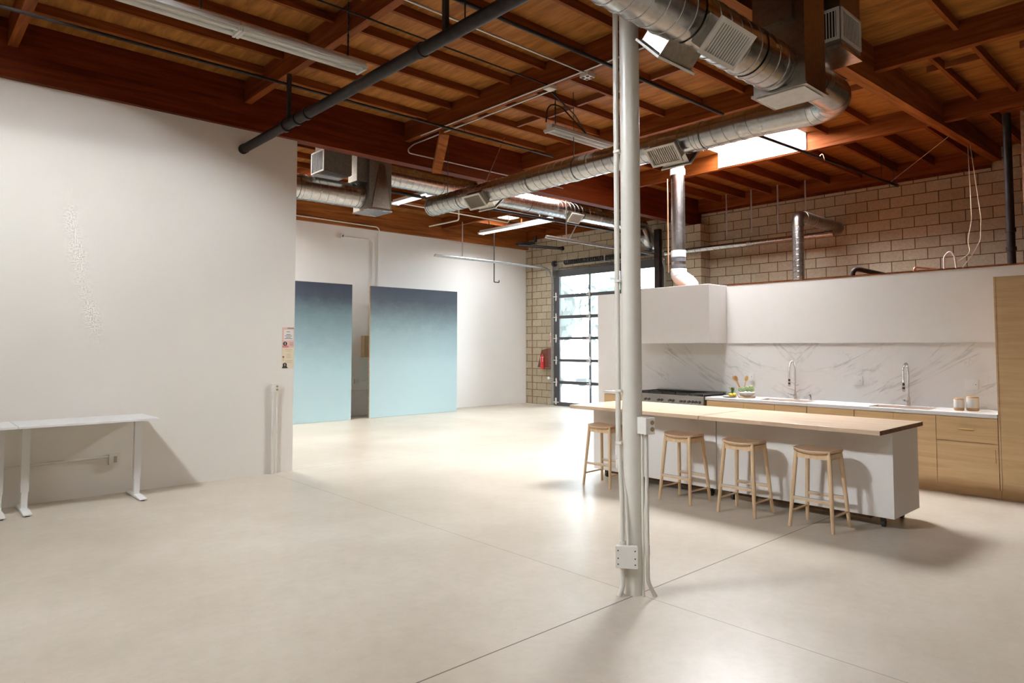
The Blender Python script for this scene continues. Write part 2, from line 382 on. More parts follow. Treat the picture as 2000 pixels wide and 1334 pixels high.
def pane():
    m, nt, b, n, l = nodes('door_glass'); nt.nodes.remove(b)
    t = N(nt, 'ShaderNodeBsdfTransparent'); t.inputs['Color'].default_value = (.97,.985,.98,1)
    g = N(nt, 'ShaderNodeBsdfGlossy'); g.inputs['Roughness'].default_value = .05
    d = N(nt, 'ShaderNodeBsdfTranslucent'); d.inputs['Color'].default_value = (.9,.94,.94,1)
    fr = N(nt, 'ShaderNodeFresnel', IOR=1.45)
    m1 = N(nt, 'ShaderNodeMixShader'); m1.inputs[0].default_value = .04; l.new(t.outputs[0], m1.inputs[1]); l.new(d.outputs[0], m1.inputs[2])
    m2 = N(nt, 'ShaderNodeMixShader'); l.new(fr.outputs[0], m2.inputs[0]); l.new(m1.outputs[0], m2.inputs[1]); l.new(g.outputs[0], m2.inputs[2])
    l.new(m2.outputs[0], nt.nodes['Material Output'].inputs['Surface']); return m
M['glass'] = pane()

# ------------------------------------------------------------------ camera
F = 1330.0; TH = math.atan(.05); A = math.atan2(1450, 1330)
HC = 1.65
fw = Vector((math.cos(A)*math.cos(TH), math.sin(A)*math.cos(TH), math.sin(TH)))
rt = Vector((math.sin(A), -math.cos(A), 0)); up = rt.cross(fw)
cam = bpy.data.objects.new('camera', bpy.data.cameras.new('camera')); COL.objects.link(cam)
mat = Matrix((rt, up, -fw)).transposed().to_4x4(); mat.translation = (0,0,HC); cam.matrix_world = mat
cam.data.sensor_width = 36; cam.data.lens = F*36/2000; cam.data.shift_y = -(667-610.5)/2000
cam.data.clip_start = .05; cam.data.clip_end = 200
SC.camera = cam

# ------------------------------------------------------------------ the setting
WL = 8.73           # face of the long left wall
struct(MB().box(-6.2, 14.2, -6.2, 15.1, -.2, 0).build('floor', M['floor']))
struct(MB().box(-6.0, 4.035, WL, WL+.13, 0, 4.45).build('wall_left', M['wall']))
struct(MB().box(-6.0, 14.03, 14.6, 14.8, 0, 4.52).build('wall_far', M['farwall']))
struct(MB().box(-6.2, -6.0, -6.2, 15.1, 0, 5.2).build('wall_rear', M['wall']))
struct(MB().box(-6.0, 14.2, -6.2, -6.0, 0, 5.2).build('wall_right', M['wall']))
b = MB(); XB = 13.95; DY0, DY1, DZ = 9.70, 13.38, 3.80
b.box(XB, XB+.2, -6, DY0, 0, 5.1); b.box(XB, XB+.2, DY1, 14.6, 0, 5.1); b.box(XB, XB+.2, DY0, DY1, DZ, 5.1)
wb = struct(b.build('wall_back', M['block_wall']))
MB().box(XB-.006, XB+.001, 14.31, 14.335, 0, 4.6).build('joint_strip', M['rust'], wb)
struct(MB().box(13.58, XB-.002, 8.45, 9.18, 0, 4.45).build('trim_1', M['block_wall']), 'block pilaster standing against the back wall')
# kitchen partition
XK = 9.50; KY = 8.05
b = MB(); b.box(XK, XK+.12, .2, KY, 0, 2.585); b.box(XK+.12, 13.949, KY-.12, KY, 0, 2.585)
wk = struct(b.build('wall_kitchen', M['white']))
b = MB(); b.box(XK+.121, 13.949, .2, KY-.121, 2.50, 2.56); b.build('room_lid', M['block'], wk)
b = MB(); b.box(XK-.004, XK+.125, .2, 5.46, 2.586, 2.600); b.build('cap_strip', M['joist'], wk)
sf = struct(MB().box(8.99, XK-.001, 5.47, 6.90, 1.70, 2.585).build('trim_2', M['white'], bevel=.003), 'white boxed soffit over the range')
struct(MB().box(XK-.03, XK-.001, 1.91, 5.468, 1.700, 1.712).build('trim_3', M['white']), 'thin ledge strip above the marble')

# roof deck with skylight holes
ZC = 5.07
holes = [(8.31, 10.74, 4.74, 6.30), (-1.3, .78, 4.5, 6.7), (11.35, 12.3, 12.75, 13.5), (-1.3, .6, -1.6, .6), (3.42, 4.98, 11.2, 13.3), (-4.4, -2.6, 4.5, 6.7), (8.31, 10.7, 8.95, 10.6)]
xs = sorted({-6.2, 14.2} | {h[0] for h in holes} | {h[1] for h in holes}); ys = sorted({-6.2, 15.1} | {h[2] for h in holes} | {h[3] for h in holes})
b = MB()
for i in range(len(xs)-1):
    for j in range(len(ys)-1):
        cx = (xs[i]+xs[i+1])/2; cy = (ys[j]+ys[j+1])/2
        if any(h[0] < cx < h[1] and h[2] < cy < h[3] for h in holes): continue
        b.box(xs[i], xs[i+1], ys[j], ys[j+1], ZC, ZC+.12)
ceil = struct(b.build('ceiling', M['deck'], recalc=False))
def cpart(mb, name, mat, **k): return mb.build(name, mat, ceil, **k)
cpart(MB().box(-6, XB-.001, 8.66, 8.84, 4.451, ZC-.001), 'girder', M['beamx'])
cpart(MB().box(-6, XB-.001, 14.48, 14.60, 4.52, ZC-.001), 'girder', M['farbeam'])
b = MB(); z0 = 4.49
b.prism([(-6, z0), (3.9, z0), (XB-.001, 4.835), (XB-.001, ZC-.001), (-6, ZC-.001)], 'y', 2.82, 2.955)
cpart(b, 'girder', M['farbeam'])
cpart(MB().box(-6, XB-.001, -3.1, -2.95, 4.5, ZC-.001), 'girder', M['beamx'])
cpart(MB().box(XB-.12, XB-.001, 2.96, 8.655, 4.785, ZC-.001), 'ledger', M['beamy'])
cpart(MB().box(XB-.05, XB-.001, 2.96, 8.655, 4.735, 4.783), 'nailer', M['beamx'])
cpart(MB().box(XB-.09, XB-.001, 8.845, 14.48, 4.785, ZC-.001), 'ledger', M['beamy'])
PX = [-4.08, -1.63, .82, 3.28, 5.72, 8.18, 10.75]
bays = [(2.957, 8.658), (8.842, 14.478), (-2.94, 2.818)]
for k, (y0, y1) in enumerate(bays):
    for x in PX:
        cpart(MB().box(x, x+.09, y0, y1, 4.78, ZC-.001), 'purlin', M['beamy'])
JY = [3.18, 3.79, 4.40, 5.03, 5.645, 6.255, 6.87, 7.48, 8.06]
def joist(x0, x1, y): 
    if not any(h[0]-.02 < x1 and h[1]+.02 > x0 and h[2]-.03 < y < h[3]+.03 for h in holes): segs = [(x0, x1)]
    else:
        h = [h for h in holes if h[0]-.02 < x1 and h[1]+.02 > x0 and h[2]-.03 < y < h[3]+.03][0]
        segs = [(x0, h[0]-.04)] if h[0]-.04 > x0+.2 else []
        if h[1]+.04 < x1-.2: segs.append((h[1]+.04, x1))
    for a, c in segs: cpart(MB().box(a, c, y, y+.042, 4.972 if a < 10.8 else 4.91, ZC-.001), 'joist', M['joist'])
edges = [(PX[i]+.091, PX[i+1]-.001) for i in range(2, 6)] + [(10.841, XB-.121)]
for (a, c) in edges:
    for y in JY: joist(a, c, y)
for (a, c) in edges[1:]:
    for y in [9.4 + .61*i for i in range(8)]: joist(a, c, y)
for (a, c) in edges[3:]:
    for y in [.45, 1.06, 1.98, 2.4]: joist(a, c, y)
joist(edges[2][0], edges[2][1], 1.98)
for (x, y) in [(6.95, 5.07), (6.95, 5.69), (6.95, 6.91), (6.95, 4.44), (9.2, 3.85), (9.2, 3.22), (7.0, 6.3), (9.25, 2.03), (9.25, 1.1)]:
    cpart(MB().box(x, x+.042, y+.003, y+.563, 4.99, ZC-.001), 'blocking', M['block'])

# skylights, seen and added: a lined well through the roof and a diffusing dome on top
def skylight(n, h, st, col, top=5.55, liner=True):
    x0, x1, y0, y1 = h
    w = MB(); t = .015
    zb = 4.80 if n == 1 else ZC
    w.box(x0, x0+t, y0, y1, ZC, top); w.box(x1-t, x1, y0, y1, zb, top); w.box(x0+t, x1-t, y0, y0+t, ZC, top); w.box(x0+t, x1-t, y1-t, y1, ZC, top)
    s = struct(w.build('window_%d' % (n+1), M['wall']))
    MB().box(x0, x1, y0, y1, top+.001, top+.03).build('pane', emit('skylight_or_fill_%d' % n, col, st), s)
    return s
warm = (1, .965, .91)
skylight(1, holes[0], 96, (.96,.975,1))
# an added roof monitor for the key light (raised box with one glazed side) behind and left of the camera
h = holes[1]; w_ = MB(); w_.box(h[0]-.06, h[1]+.02, h[2]-.02, h[2], ZC+.121, 6.3); w_.box(h[0]-.06, h[1]+.02, h[3], h[3]+.02, ZC+.121, 6.3)
w_.box(h[1], h[1]+.02, h[2], h[3], ZC+.121, 6.3); w_.box(h[0]-.06, h[1]+.02, h[2]-.02, h[3]+.02, 6.3, 6.33)
mon = struct(w_.build('window_3', M['wall'])); MB().box(h[0]-.05, h[0]-.02, 5.12, 5.98, 5.42, 5.98).build('pane', emit('added_monitor_glazing', (.91,.955,1), 290), mon); skylight(3, holes[2], 95, (.93,.97,1))
skylight(4, holes[3], 19, (.92,.96,1)); skylight(5, holes[4], 55, (1,.985,.96)); skylight(6, holes[5], 4, (.90,.95,1)); skylight(7, holes[6], 15, (.98,.99,1))  # unseen skylights, added as fill light for the floor and far bay

# garage door
door = MB(); XD = 13.90
zr = [(0, .11), (.61, .70), (1.225, 1.305), (1.84, 1.915), (2.425, 2.515), (3.005, 3.10), (3.60, 3.80)]
yv = [(DY0, DY0+.2), (DY0+1.255, DY0+1.305), (DY0+2.32, DY0+2.37), (DY1-.215, DY1-.002)]
for (a, c) in zr: door.box(XD-.025, XD+.03, DY0, DY1-.002, a+.004, c)
for (a, c) in yv: door.box(XD-.024, XD+.029, a, c, .004, 3.80)
gd = struct(door.build('door_1', M['darkgrey']), 'glass sectional overhead door with dark frame')
for i in range(6):
    for j in range(3):
        MB().box(XD-.003, XD+.003, yv[j][1], yv[j+1][0], zr[i][1], zr[i+1][0]).build('pane', M['glass'], gd)
for i in range(1, 6):
    for y in (DY1-.10, (yv[2][0]+yv[2][1])/2):
        zc = (zr[i][0]+zr[i][1])/2
        hb = MB(); hb.ball((XD-.04, y, zc+.075), .035, .5, .8, 1.4, 10); hb.ball((XD-.04, y, zc-.075), .035, .5, .8, 1.4, 10); hb.box(XD-.045, XD-.026, y-.02, y+.02, zc-.08, zc+.08)
        hb.cyl((XD-.05, y-.05, zc), (XD-.05, y+.09, zc), .012, 8)
        hb.build('hinge', M['plastic'], gd)
for y in (DY1-.06,):
    hb = MB(); hb.box(XD-.05, XD-.03, y-.05, y+.0, .04, .22); hb.cyl((XD-.05, y+.05, .1), (XD-.05, y-.14, .1), .012, 8); hb.build('bottom_bracket', M['plastic'], gd)
def track(y, name='track'):
    p = fillet([(13.848, y, .02), (13.848, y, 3.87), (9.75, y, 3.88)], .34, 10)
    t = MB(); t.tube(p, .024, 8); t.tube([(a[0]-.03, a[1], a[2]-.03) if a[2] > 3.5 else (a[0]-.055, a[1], a[2]) for a in p], .014, 6)
    return t.build(name, M['conduit'], gd)
track(DY1+.025); track(DY0-.09)
sp = MB(); sp.cyl((13.72, 9.4, 3.95), (13.72, 13.22, 3.97), .014, 8); sp.build('spring_shaft', M['steel'], gd)
sp = MB(); sp.tube(helix((13.72, 11.4, 3.96), (13.72, 12.82, 3.965), .054, .075, 14), .016, 6); sp.cyl((13.72, 11.4, 3.96), (13.72, 12.82, 3.965), .038, 12); sp.build('torsion_spring', M['black'], gd)
sp = MB(); sp.tube(helix((13.72, 9.9, 3.955), (13.72, 11.35, 3.96), .052, .062, 14), .017, 6); sp.cyl((13.72, 9.9, 3.955), (13.72, 11.35, 3.96), .043, 12); sp.build('torsion_spring', M['black'], gd)
sp = MB(); sp.cyl((13.72, 13.17, 3.97), (13.72, 13.24, 3.97), .085, 18); sp.build('cable_drum', M['black'], gd)
sp = MB(); sp.box(13.70, XB-.002, 11.36, 11.39, 3.87, 4.05); sp.box(13.70, XB-.002, 13.26, 13.29, 3.6, 4.05); sp.build('bearing_bracket', M['conduit'], gd)
for (x, y) in ((10.6, DY1+.025), (10.35, DY0-.09)):
    sp = MB(); sp.box(x-.015, x+.015, y-.003, y+.003, 3.92, 4.79); sp.build('track_hanger', M['conduit'], gd)
sp = MB(); sp.obox((10.55, DY0-.09, 4.05), (.35, 0, .5), (0,1,0), (.5,0,-.35), .19, .003, .012); sp.build('track_brace', M['conduit'], gd)
sp = MB(); sp.tube(fillet([(XD-.06, DY1-.0, .74), (XD-.05, DY1+.16, .76)], .02), .01, 8); sp.ball((XD-.06, DY1+.18, .76), .05, .5, 1, 1); sp.build('door_lock', M['plastic'], gd)
tag(MB().box(13.40, 13.52, 9.46, 9.60, 0, 4.44).build('steel_post', M['blackpipe']), 'dark steel post standing beside the overhead door', 'post')

# outside the door
ground = struct(MB().box(14.21, 60, -10, 50, -.25, -.02).build('ground', plain('outside_concrete', (.5,.51,.51), .8)))

# ------------------------------------------------------------------ ducts
def spiral_duct(mb, p0, p1, r, pitch=.13, cuffs=()):
    mb.cyl(p0, p1, r, 40, caps=False)
    mb.tube(helix(p0, p1, r+.0015, pitch, 30), .0042, 5, caps=False)
    P0 = Vector(p0); d = (Vector(p1)-P0).normalized()
    for c in cuffs:
        q = P0 + d*c; mb.cyl(q-d*.03, q+d*.03, r+.006, 40, caps=False); mb.tube([q-d*.032, q-d*.026], r+.010, 40, caps=False); mb.tube([q+d*.026, q+d*.032], r+.010, 40, caps=False)
def register(parent, c, along, side, r, ln=.38, ht=.24, out=.11):
    """a sheet-metal tap standing 45 degrees down from the duct, with a louvred grille on its face"""
    c = Vector(c); u = Vector(along); n = (Vector(side) + Vector((0,0,-1))).normalized(); v = u.cross(n)
    d = r + out
    bx = MB(); bx.obox(c + n*(d/2 + .03), u, v, n, ln/2-.03, ht/2-.025, d/2-.03)
    # flared boot towards the face
    g = bx.build('register_boot', M['galvdark'], parent)
    fr = MB(); t = .028; fc = c + n*(d+.004)
    fr.obox(fc + v*(ht/2-t/2), u, v, n, ln/2, t/2, .008); fr.obox(fc - v*(ht/2-t/2), u, v, n, ln/2, t/2, .008)
    fr.obox(fc + u*(ln/2-t/2), u, v, n, t/2, ht/2-t, .008); fr.obox(fc - u*(ln/2-t/2), u, v, n, t/2, ht/2-t, .008)
    f = fr.build('grille_frame', M['grille'], g)
    th = MB(); th.obox(c + n*(d-.012), u, v, n, ln/2-t, ht/2-t, .004); th.build('throat', M['slotdark'], g)
    lv = MB(); k = 13
    for i in range(k):
        s = -1 + (2*i+1)/k
        lv.obox(fc + u*(s*(ln/2-t)), u*.5+n*.87, v, n*.5-u*.87, .006, ht/2-t, .0016)
    lv.build('louvers', M['grille'], g)
    return g

U = thing('supply_duct', 'fat galvanized spiral duct crossing in front of the top of the white column', 'duct', (2, 2.42, 3.79))
d = MB(); spiral_duct(d, (-3.0, 2.42, 3.79), (4.965, 2.42, 3.79), .178, .135, (6.75, 7.55)); d.build('duct_tube', M['galv'], U)
register(U, (3.93, 2.42, 3.79), (1,0,0), (0,-1,0), .178, .42, .25, .09)
register(U, (3.80, 2.42, 3.79), (1,0,0), (0,1,0), .178, .42, .25, .09)
d = MB()
for q in (4.86, 4.90, 4.95): MB().cyl((q-.006, 2.42, 3.79), (q+.006, 2.42, 3.79), .186, 40, caps=False).build('collar', M['galv'], U)
for x in (-1.0, 2.2): MB().box(x-.012, x+.012, 2.237, 2.240, 3.80, 5.068).build('hanger_strap', M['galvdark'], U); MB().box(x-.012, x+.012, 2.600, 2.603, 3.80, 4.49 if False else 5.068).build('hanger_strap', M['galvdark'], U)

pl = thing('duct_plenum', 'tall dark sheet-metal plenum box dropping from the roof between two spiral ducts', 'duct', (5.15, 2.4, 3.6))
d = MB(); d.box(4.97, 5.33, 2.19, 2.60, 3.62, 5.068); d.build('plenum_box', M['galvdark'], pl)
d = MB(); d.box(4.955, 5.345, 2.175, 2.615, 3.60, 3.619); d.build('bottom_flange', M['galvdark'], pl)
d = MB(); d.box(4.985, 5.315, 2.205, 2.585, 3.592, 3.5995); d.build('bottom_panel', M['insulation'], pl)
d = MB(); d.box(4.92, 4.969, 2.26, 2.52, 4.12, 4.5); d.build('access_hatch', M['galvdark'], pl)

LO = thing('supply_duct', 'long spiral duct with an elbow, running under the purlins above the island', 'duct', (6.5, 5, 3.95))
d = MB(); e = fillet([(5.331, 2.46, 3.92), (5.75, 2.48, 3.915), (6.5, 2.49, 3.92), (6.5, 3.4, 3.955)], .5, 10)
d.tube(e, .152, 36, caps=False)
for q in range(3, len(e)-2, 2):
    t = (e[q+1]-e[q]).normalized(); d.tube([e[q]-t*.004, e[q]+t*.004], .157, 36, caps=False)
spiral_duct(d, (6.5, 2.95, 3.956), (6.5, 9.02, 3.935), .15, .135, (1.05, 2.9, 3.75, 5.3))
d.cyl((6.5, 9.0, 3.935), (6.5, 9.02, 3.935), .148, 36)
d.tube([(6.5, 9.0, 3.935), (6.5, 9.022, 3.935)], .157, 36, caps=False)
d.build('duct_tube', M['galv'], LO)
for y in (4.40, 7.72):
    register(LO, (6.5, y, 3.955), (0,-1,0), (-1,0,0), .15, .40, .25, .08)
    register(LO, (6.5, y, 3.955), (0,-1,0), (1,0,0), .15, .40, .25, .08)
for y in (5.9, 8.6): MB().cyl((6.5, y, 4.09), (6.5, y, 4.78 if y > 8.8 else 4.97), .005, 6).build('hanger_rod', M['black'], LO)

gb = thing('grille_box', 'square sheet-metal air box with white grilles hanging high at the upper right', 'air grille', (5.95, 2.32, 4.13))
def grille_face(par, o, u, v, n, w, h, kslat=14):
    o = Vector(o); u = Vector(u); v = Vector(v); n = Vector(n); t = .022; f = MB()
    c = o + n*.006
    f.obox(c + v*(h/2-t/2), u, v, n, w/2, t/2, .006); f.obox(c - v*(h/2-t/2), u, v, n, w/2, t/2, .006)
    f.obox(c + u*(w/2-t/2), u, v, n, t/2, h/2-t, .006); f.obox(c - u*(w/2-t/2), u, v, n, t/2, h/2-t, .006)
    g = f.build('grille_frame', M['grille'], par)
    b2 = MB(); b2.obox(o + n*.001, u, v, n, w/2-t, h/2-t, .0009); b2.build('throat', M['slotdark'], g)
    lv = MB()
    for i in range(kslat):
        s = -1 + (2*i+1)/kslat; lv.obox(o + n*.005 + u*(s*(w/2-t)), u, v, n, .0035, h/2-t, .0025)
    lv.build('louvers', M['grille'], g)
d = MB(); d.box(5.72, 6.14, 2.22, 2.50, 4.15, 5.068); d.build('air_box', M['galvdark'], gb)
d = MB(); d.box(5.71, 6.15, 2.21, 2.51, 4.118, 4.149); d.build('bottom_pan', M['galv'], gb)
grille_face(gb, (5.93, 2.22, 4.33), (1,0,0), (0,0,1), (0,-1,0), .40, .27)
grille_face(gb, (5.72, 2.345, 4.33), (0,1,0), (0,0,1), (-1,0,0), .235, .27, 8)

B3 = thing('supply_duct', 'large spiral duct in the far bay coming out from behind the left wall', 'duct', (5, 9.9, 4.12))
d = MB(); spiral_duct(d, (-1, 9.9, 4.12), (5.70, 9.9, 4.12), .192, .14, (5.6,)); d.build('duct_tube', M['galv'], B3)
for x in (5.58, 5.64): MB().cyl((x-.006, 9.9, 4.12), (x+.006, 9.9, 4.12), .20, 36, caps=False).build('collar', M['galv'], B3)
for x in (1, 4.2): MB().box(x-.012, x+.012, 9.70, 9.703, 4.12, 5.068).build('hanger_strap', M['galvdark'], B3)
P3 = thing('duct_plenum', 'tapered sheet-metal plenum box in the far bay beside the left wall end', 'duct', (5.9, 9.9, 3.88))
d = MB(); d.box(5.70, 6.12, 9.65, 10.16, 3.90, 5.068); d.build('plenum_box', M['galvmatte'], P3)
d = MB(); d.prism([(5.75, 3.93), (6.09, 3.93), (5.98, 4.66), (5.88, 4.66)], 'y', 9.635, 9.651); d.build('stiffener', M['galvdark'], P3)
d = MB(); d.box(5.69, 6.13, 9.64, 10.17, 3.88, 3.899); d.build('bottom_flange', M['galv'], P3)
d = MB(); d.box(5.50, 5.699, 9.70, 9.98, 4.33, 4.9); d.build('side_box', M['galvmatte'], P3)
G3 = thing('grille_box', 'small sheet-metal air box with a white grille above the left wall end', 'air grille', (5.1, 9.8, 4.35))
d = MB(); d.box(4.86, 5.33, 9.56, 9.99, 4.352, 4.70); d.box(4.90, 5.28, 9.70, 9.95, 4.70, 5.068); d.build('air_box', M['galvmatte'], G3)
d = MB(); d.box(4.87, 5.32, 9.57, 9.98, 4.343, 4.3515); d.build('bottom_pan', M['galv'], G3)
grille_face(G3, (4.86, 9.775, 4.525), (0,1,0), (0,0,1), (-1,0,0), .42, .34, 12)
B4 = thing('supply_duct', 'spiral duct in the far bay running to the overhead door wall', 'duct', (9, 9.9, 4.57))
d = MB(); spiral_duct(d, (6.121, 9.9, 4.57), (13.0, 9.9, 4.57), .18, .125, (1.2, 3.4, 5.0))
e = fillet([(13.0, 9.9, 4.57), (13.28, 9.9, 4.57), (13.62, 9.9, 4.2), (13.949, 9.9, 4.17)], .12, 5); d.tube(e, .17, 36, caps=False)
d.build('duct_tube', M['galv'], B4)
register(B4, (10.75, 9.9, 4.57), (1,0,0), (0,-1,0), .18, .38, .24, .08)
register(B4, (8.2, 9.9, 4.57), (1,0,0), (0,1,0), .18, .38, .24, .08)

# flue and small vents
FL = thing('flue_pipe', 'shiny vertical flue pipe rising from the kitchen room to the roof', 'flue', (9.8, 6.53, 2.6))
d = MB(); d.cyl((9.82, 6.54, 2.96), (9.82, 6.54, 5.068), .118, 36); d.build('flue_tube', M['galvshiny'], FL)
d = MB()
for z in (3.35, 3.72, 4.15, 4.43): MB().cyl((9.82, 6.54, z-.006), (9.82, 6.54, z+.006), .122, 36).build('seam_ring', M['galvshiny'], FL)
for (z0, z1, r, nm, mm) in ((4.56, 4.66, .126, 'collar', 'insulation'), (3.16, 3.27, .124, 'collar', 'insulation'), (2.98, 3.03, .121, 'band_clamp', 'darkgrey'), (3.08, 3.14, .121, 'band_clamp', 'darkgrey')):
    MB().cyl((9.82, 6.54, z0), (9.82, 6.54, z1), r, 30).build(nm, M[mm], FL)
d = MB(); e = fillet([(9.82, 6.54, 2.96), (9.82, 6.54, 2.84), (9.90, 6.38, 2.70), (9.92, 6.34, 2.562)], .12, 6); d.tube(e, .135, 30); 
for q in (3, 8, 13): 
    if q+1 < len(e): t = (e[q+1]-e[q]).normalized(); d.tube([e[q]-t*.005, e[q]+t*.005], .141, 30)
d.build('elbow', M['ceramic'], FL)
d = MB(); d.tube(fillet([(9.70, 6.66, 2.9), (9.70, 6.66, 4.5)], .02), .012, 8); d.build('side_tube', M['copper'], FL)
V = thing('vent_pipe', 'galvanized spiral vent pipe with elbow turning into the block wall', 'vent pipe', (12, 5.5, 2.6))
d = MB(); spiral_duct(d, (12.0, 5.48, 2.561), (12.0, 5.48, 3.83), .10, .10); d.build('riser', M['galv'], V)
d = MB(); e = fillet([(12.0, 5.48, 3.80), (12.0, 5.48, 4.0), (12.22, 5.48, 4.0)], .13, 6); d.tube(e, .104, 28); d.tube([(12.2,5.48,4.0),(12.22,5.48,4.0)], .112, 28); d.tube([(12,5.48,3.82),(12,5.48,3.84)], .112, 28); d.build('elbow', M['galvdark'], V)
d = MB(); spiral_duct(d, (12.2, 5.48, 4.0), (13.949, 5.55, 4.02), .11, .11); d.build('branch', M['galvdark'], V)
T = thing('round_duct', 'thin galvanized round duct running level along the block wall', 'duct', (13.4, 7, 3.85))
d = MB(); spiral_duct(d, (13.42, 9.3, 3.835), (13.42, 5.45, 3.835), .062, .16, (.8, 2.1)); d.cyl((13.42, 5.45, 3.835), (13.42, 5.43, 3.835), .06, 24); d.cyl((13.42, 9.3, 3.835), (13.42, 9.28, 3.835), .06, 24); d.build('duct_tube', M['galv'], T)
for i, (y, zb) in enumerate([(7.68, 4.05), (7.10, 4.05), (6.52, 4.03), (5.95, 4.3)]):
    tag(MB().box(13.38, 13.385, y-.015, y+.015, zb, 4.97).build('hanger_strap', M['conduit']), ['perforated metal strap hanging above the thin round duct, nearest the pilaster','metal strap hanging beside the one nearest the pilaster','short-tipped metal strap hanging over the middle of the thin round duct','metal strap hanging just left of the vent elbow'][i], 'strap', 'metal straps hanging from the ledger')

# ------------------------------------------------------------------ column with its conduits
CX, CY, CR = 3.75, 2.88, .067
co = thing('support_column', 'round white steel column standing in the middle of the floor', 'column', (CX, CY, 0))
MB().cyl((CX, CY, 0), (CX, CY, 4.489), CR, 40).build('column_shaft', M['cream'], co)
MB().box(CX-.10, CX+.10, CY-.09, CY+.09, 4.47, 4.4895).build('cap_plate', M['cream'], co)
lc = thing('electrical_conduit', 'pair of cream conduits on the left side of the white column, above a junction box', 'conduit', (3.6, 2.87, 0))
d = MB()
d.tube(fillet([(3.707, 2.974, 5.0), (3.705, 2.972, .98), (3.682, 2.885, .66), (3.667, 2.858, .33)], .25, 6), .0125, 12)
d.tube(fillet([(3.693, 2.949, 5.0), (3.690, 2.948, 1.0), (3.662, 2.905, .64), (3.652, 2.893, .33)], .25, 6), .0145, 12)
d.tube(fillet([(3.652, 2.895, .21), (3.650, 2.893, .07), (3.628, 2.905, 0.002)], .06, 6), .018, 12)
d.build('conduit_run', M['cream'], lc)
d = MB()
for z in (4.36, 4.30, .86, .95): MB().cyl((3.688, 2.953, z-.03), (3.688, 2.953, z+.03), .0195, 14).build('coupling', M['creamwhite'], lc)
d.cyl((3.652, 2.893, .325), (3.652, 2.893, .36), .022, 12)
d.build('coupling', M['creamwhite'], lc)
d = MB()
for z in (4.40, 3.0, 2.1, 1.35, 1.0): MB().box(3.672, 3.722, 2.915, 2.965, z-.008, z+.008).build('pipe_strap', M['creamwhite'], lc)
d = MB(); jb = Vector((3.640, 2.850, .27)); jn = Vector((-.80,-.60,0)); ju = Vector((.60,-.80,0)); jz = Vector((0,0,1))
d.obox(jb, ju, jz, jn, .068, .066, .028); d.obox(jb + jn*.030, ju, jz, jn, .072, .070, .002)
j = d.build('junction_box', M['creamwhite'], lc)
d = MB()
for a in (-1, 1):
    for c in (-.8, -.1, .8): MB().obox(jb + jn*.0325 + ju*(a*.055) + jz*(c*.055), ju, jz, jn, .004, .004, .001).build('screw', M['ink'], j)
rc = thing('electrical_conduit', 'cream conduits on the right side of the column under a small outlet box', 'conduit', (3.8, 2.8, 0))
d = MB()
d.tube(fillet([(3.758, 2.772, 1.07), (3.756, 2.768, .10), (3.80, 2.74, .003)], .12, 6), .0135, 12)
d.tube([(3.738, 2.790, 1.07), (3.736, 2.788, .003)], .009, 10)
d.build('conduit_run', M['cream'], rc)
d = MB(); d.cyl((3.757, 2.770, .27), (3.757, 2.770, .34), .0165, 12); d.build('coupling', M['cream'], rc)
d = MB(); ob = Vector((3.745, 2.775, 1.125)); d.obox(ob, (.0,-1,0), (0,0,1), (1,0,0), .036, .055, .03)
on = Vector((-.35,-.94,0)); ou = Vector((.94,-.35,0)); 
d.obox((3.745, 2.742, 1.125), ou, (0,0,1), on, .034, .055, .022); ox = d.build('outlet_box', M['creamwhite'], rc)
d = MB()
for z in (1.147, 1.103): MB().tube([Vector((3.752, 2.7205, z)), Vector((3.752, 2.7205, z)) + on*.006], .0155, 16).build('receptacle', M['tan'], ox)

# ------------------------------------------------------------------ kitchen islands
def island(y0, y1, ty0, ty1, label, tx0=6.35, g='rolling island units'):
    t = thing('kitchen_island', label, 'kitchen island', (6.9, (y0+y1)/2, 0), 0, g)
    bd = MB(); bd.box(6.69, 7.36, y0, y1, .105, .879); bb = bd.build('cabinet_body', M['white'], t, bevel=.002)
    MB().box(6.688, 6.6895, y0+.002, y1-.002, .108, .875).build('front_panel', M['white'], t)
    MB().box(6.74, 7.31, y0+.22, y1-.22, .07, .1045).build('base_board', M['endgrain'], t)
    if y0 < 3: MB().box(6.685, 6.6875, y0-.001, y0+.002, .108, .875).build('edge_strip', M['grille'], t)
    tp = MB(); tp.box(tx0, 7.47, ty0, ty1, .88, .92); tb = tp.build('countertop', M['butcher'], t, bevel=.002)
    if y0 < 3: MB().box(tx0+.002, 7.468, ty0-.0035, ty0-.0005, .881, .9185).build('end_face', M['endgrain'], tb)
    for x in (6.79, 7.26):
        for y in (y0+.13, y1-.13):
            c = MB(); c.cyl((x, y, .098), (x, y, .080), .028, 14); c.box(x-.02, x+.02, y-.018, y+.018, .055, .085)
            cc = c.build('caster', M['black'], t)
            w = MB(); w.cyl((x+.012, y-.014, .036), (x+.012, y+.014, .036), .036, 20); w.build('wheel', M['rubber'], cc)
    return t
island(2.235, 4.000, 2.222, 4.002, 'right-hand white rolling island unit with a dark exposed end to its wooden top')
island(4.008, 5.75, 4.014, 5.85, 'white rolling island unit at the left end, its wooden top reaching past the body', 6.35)

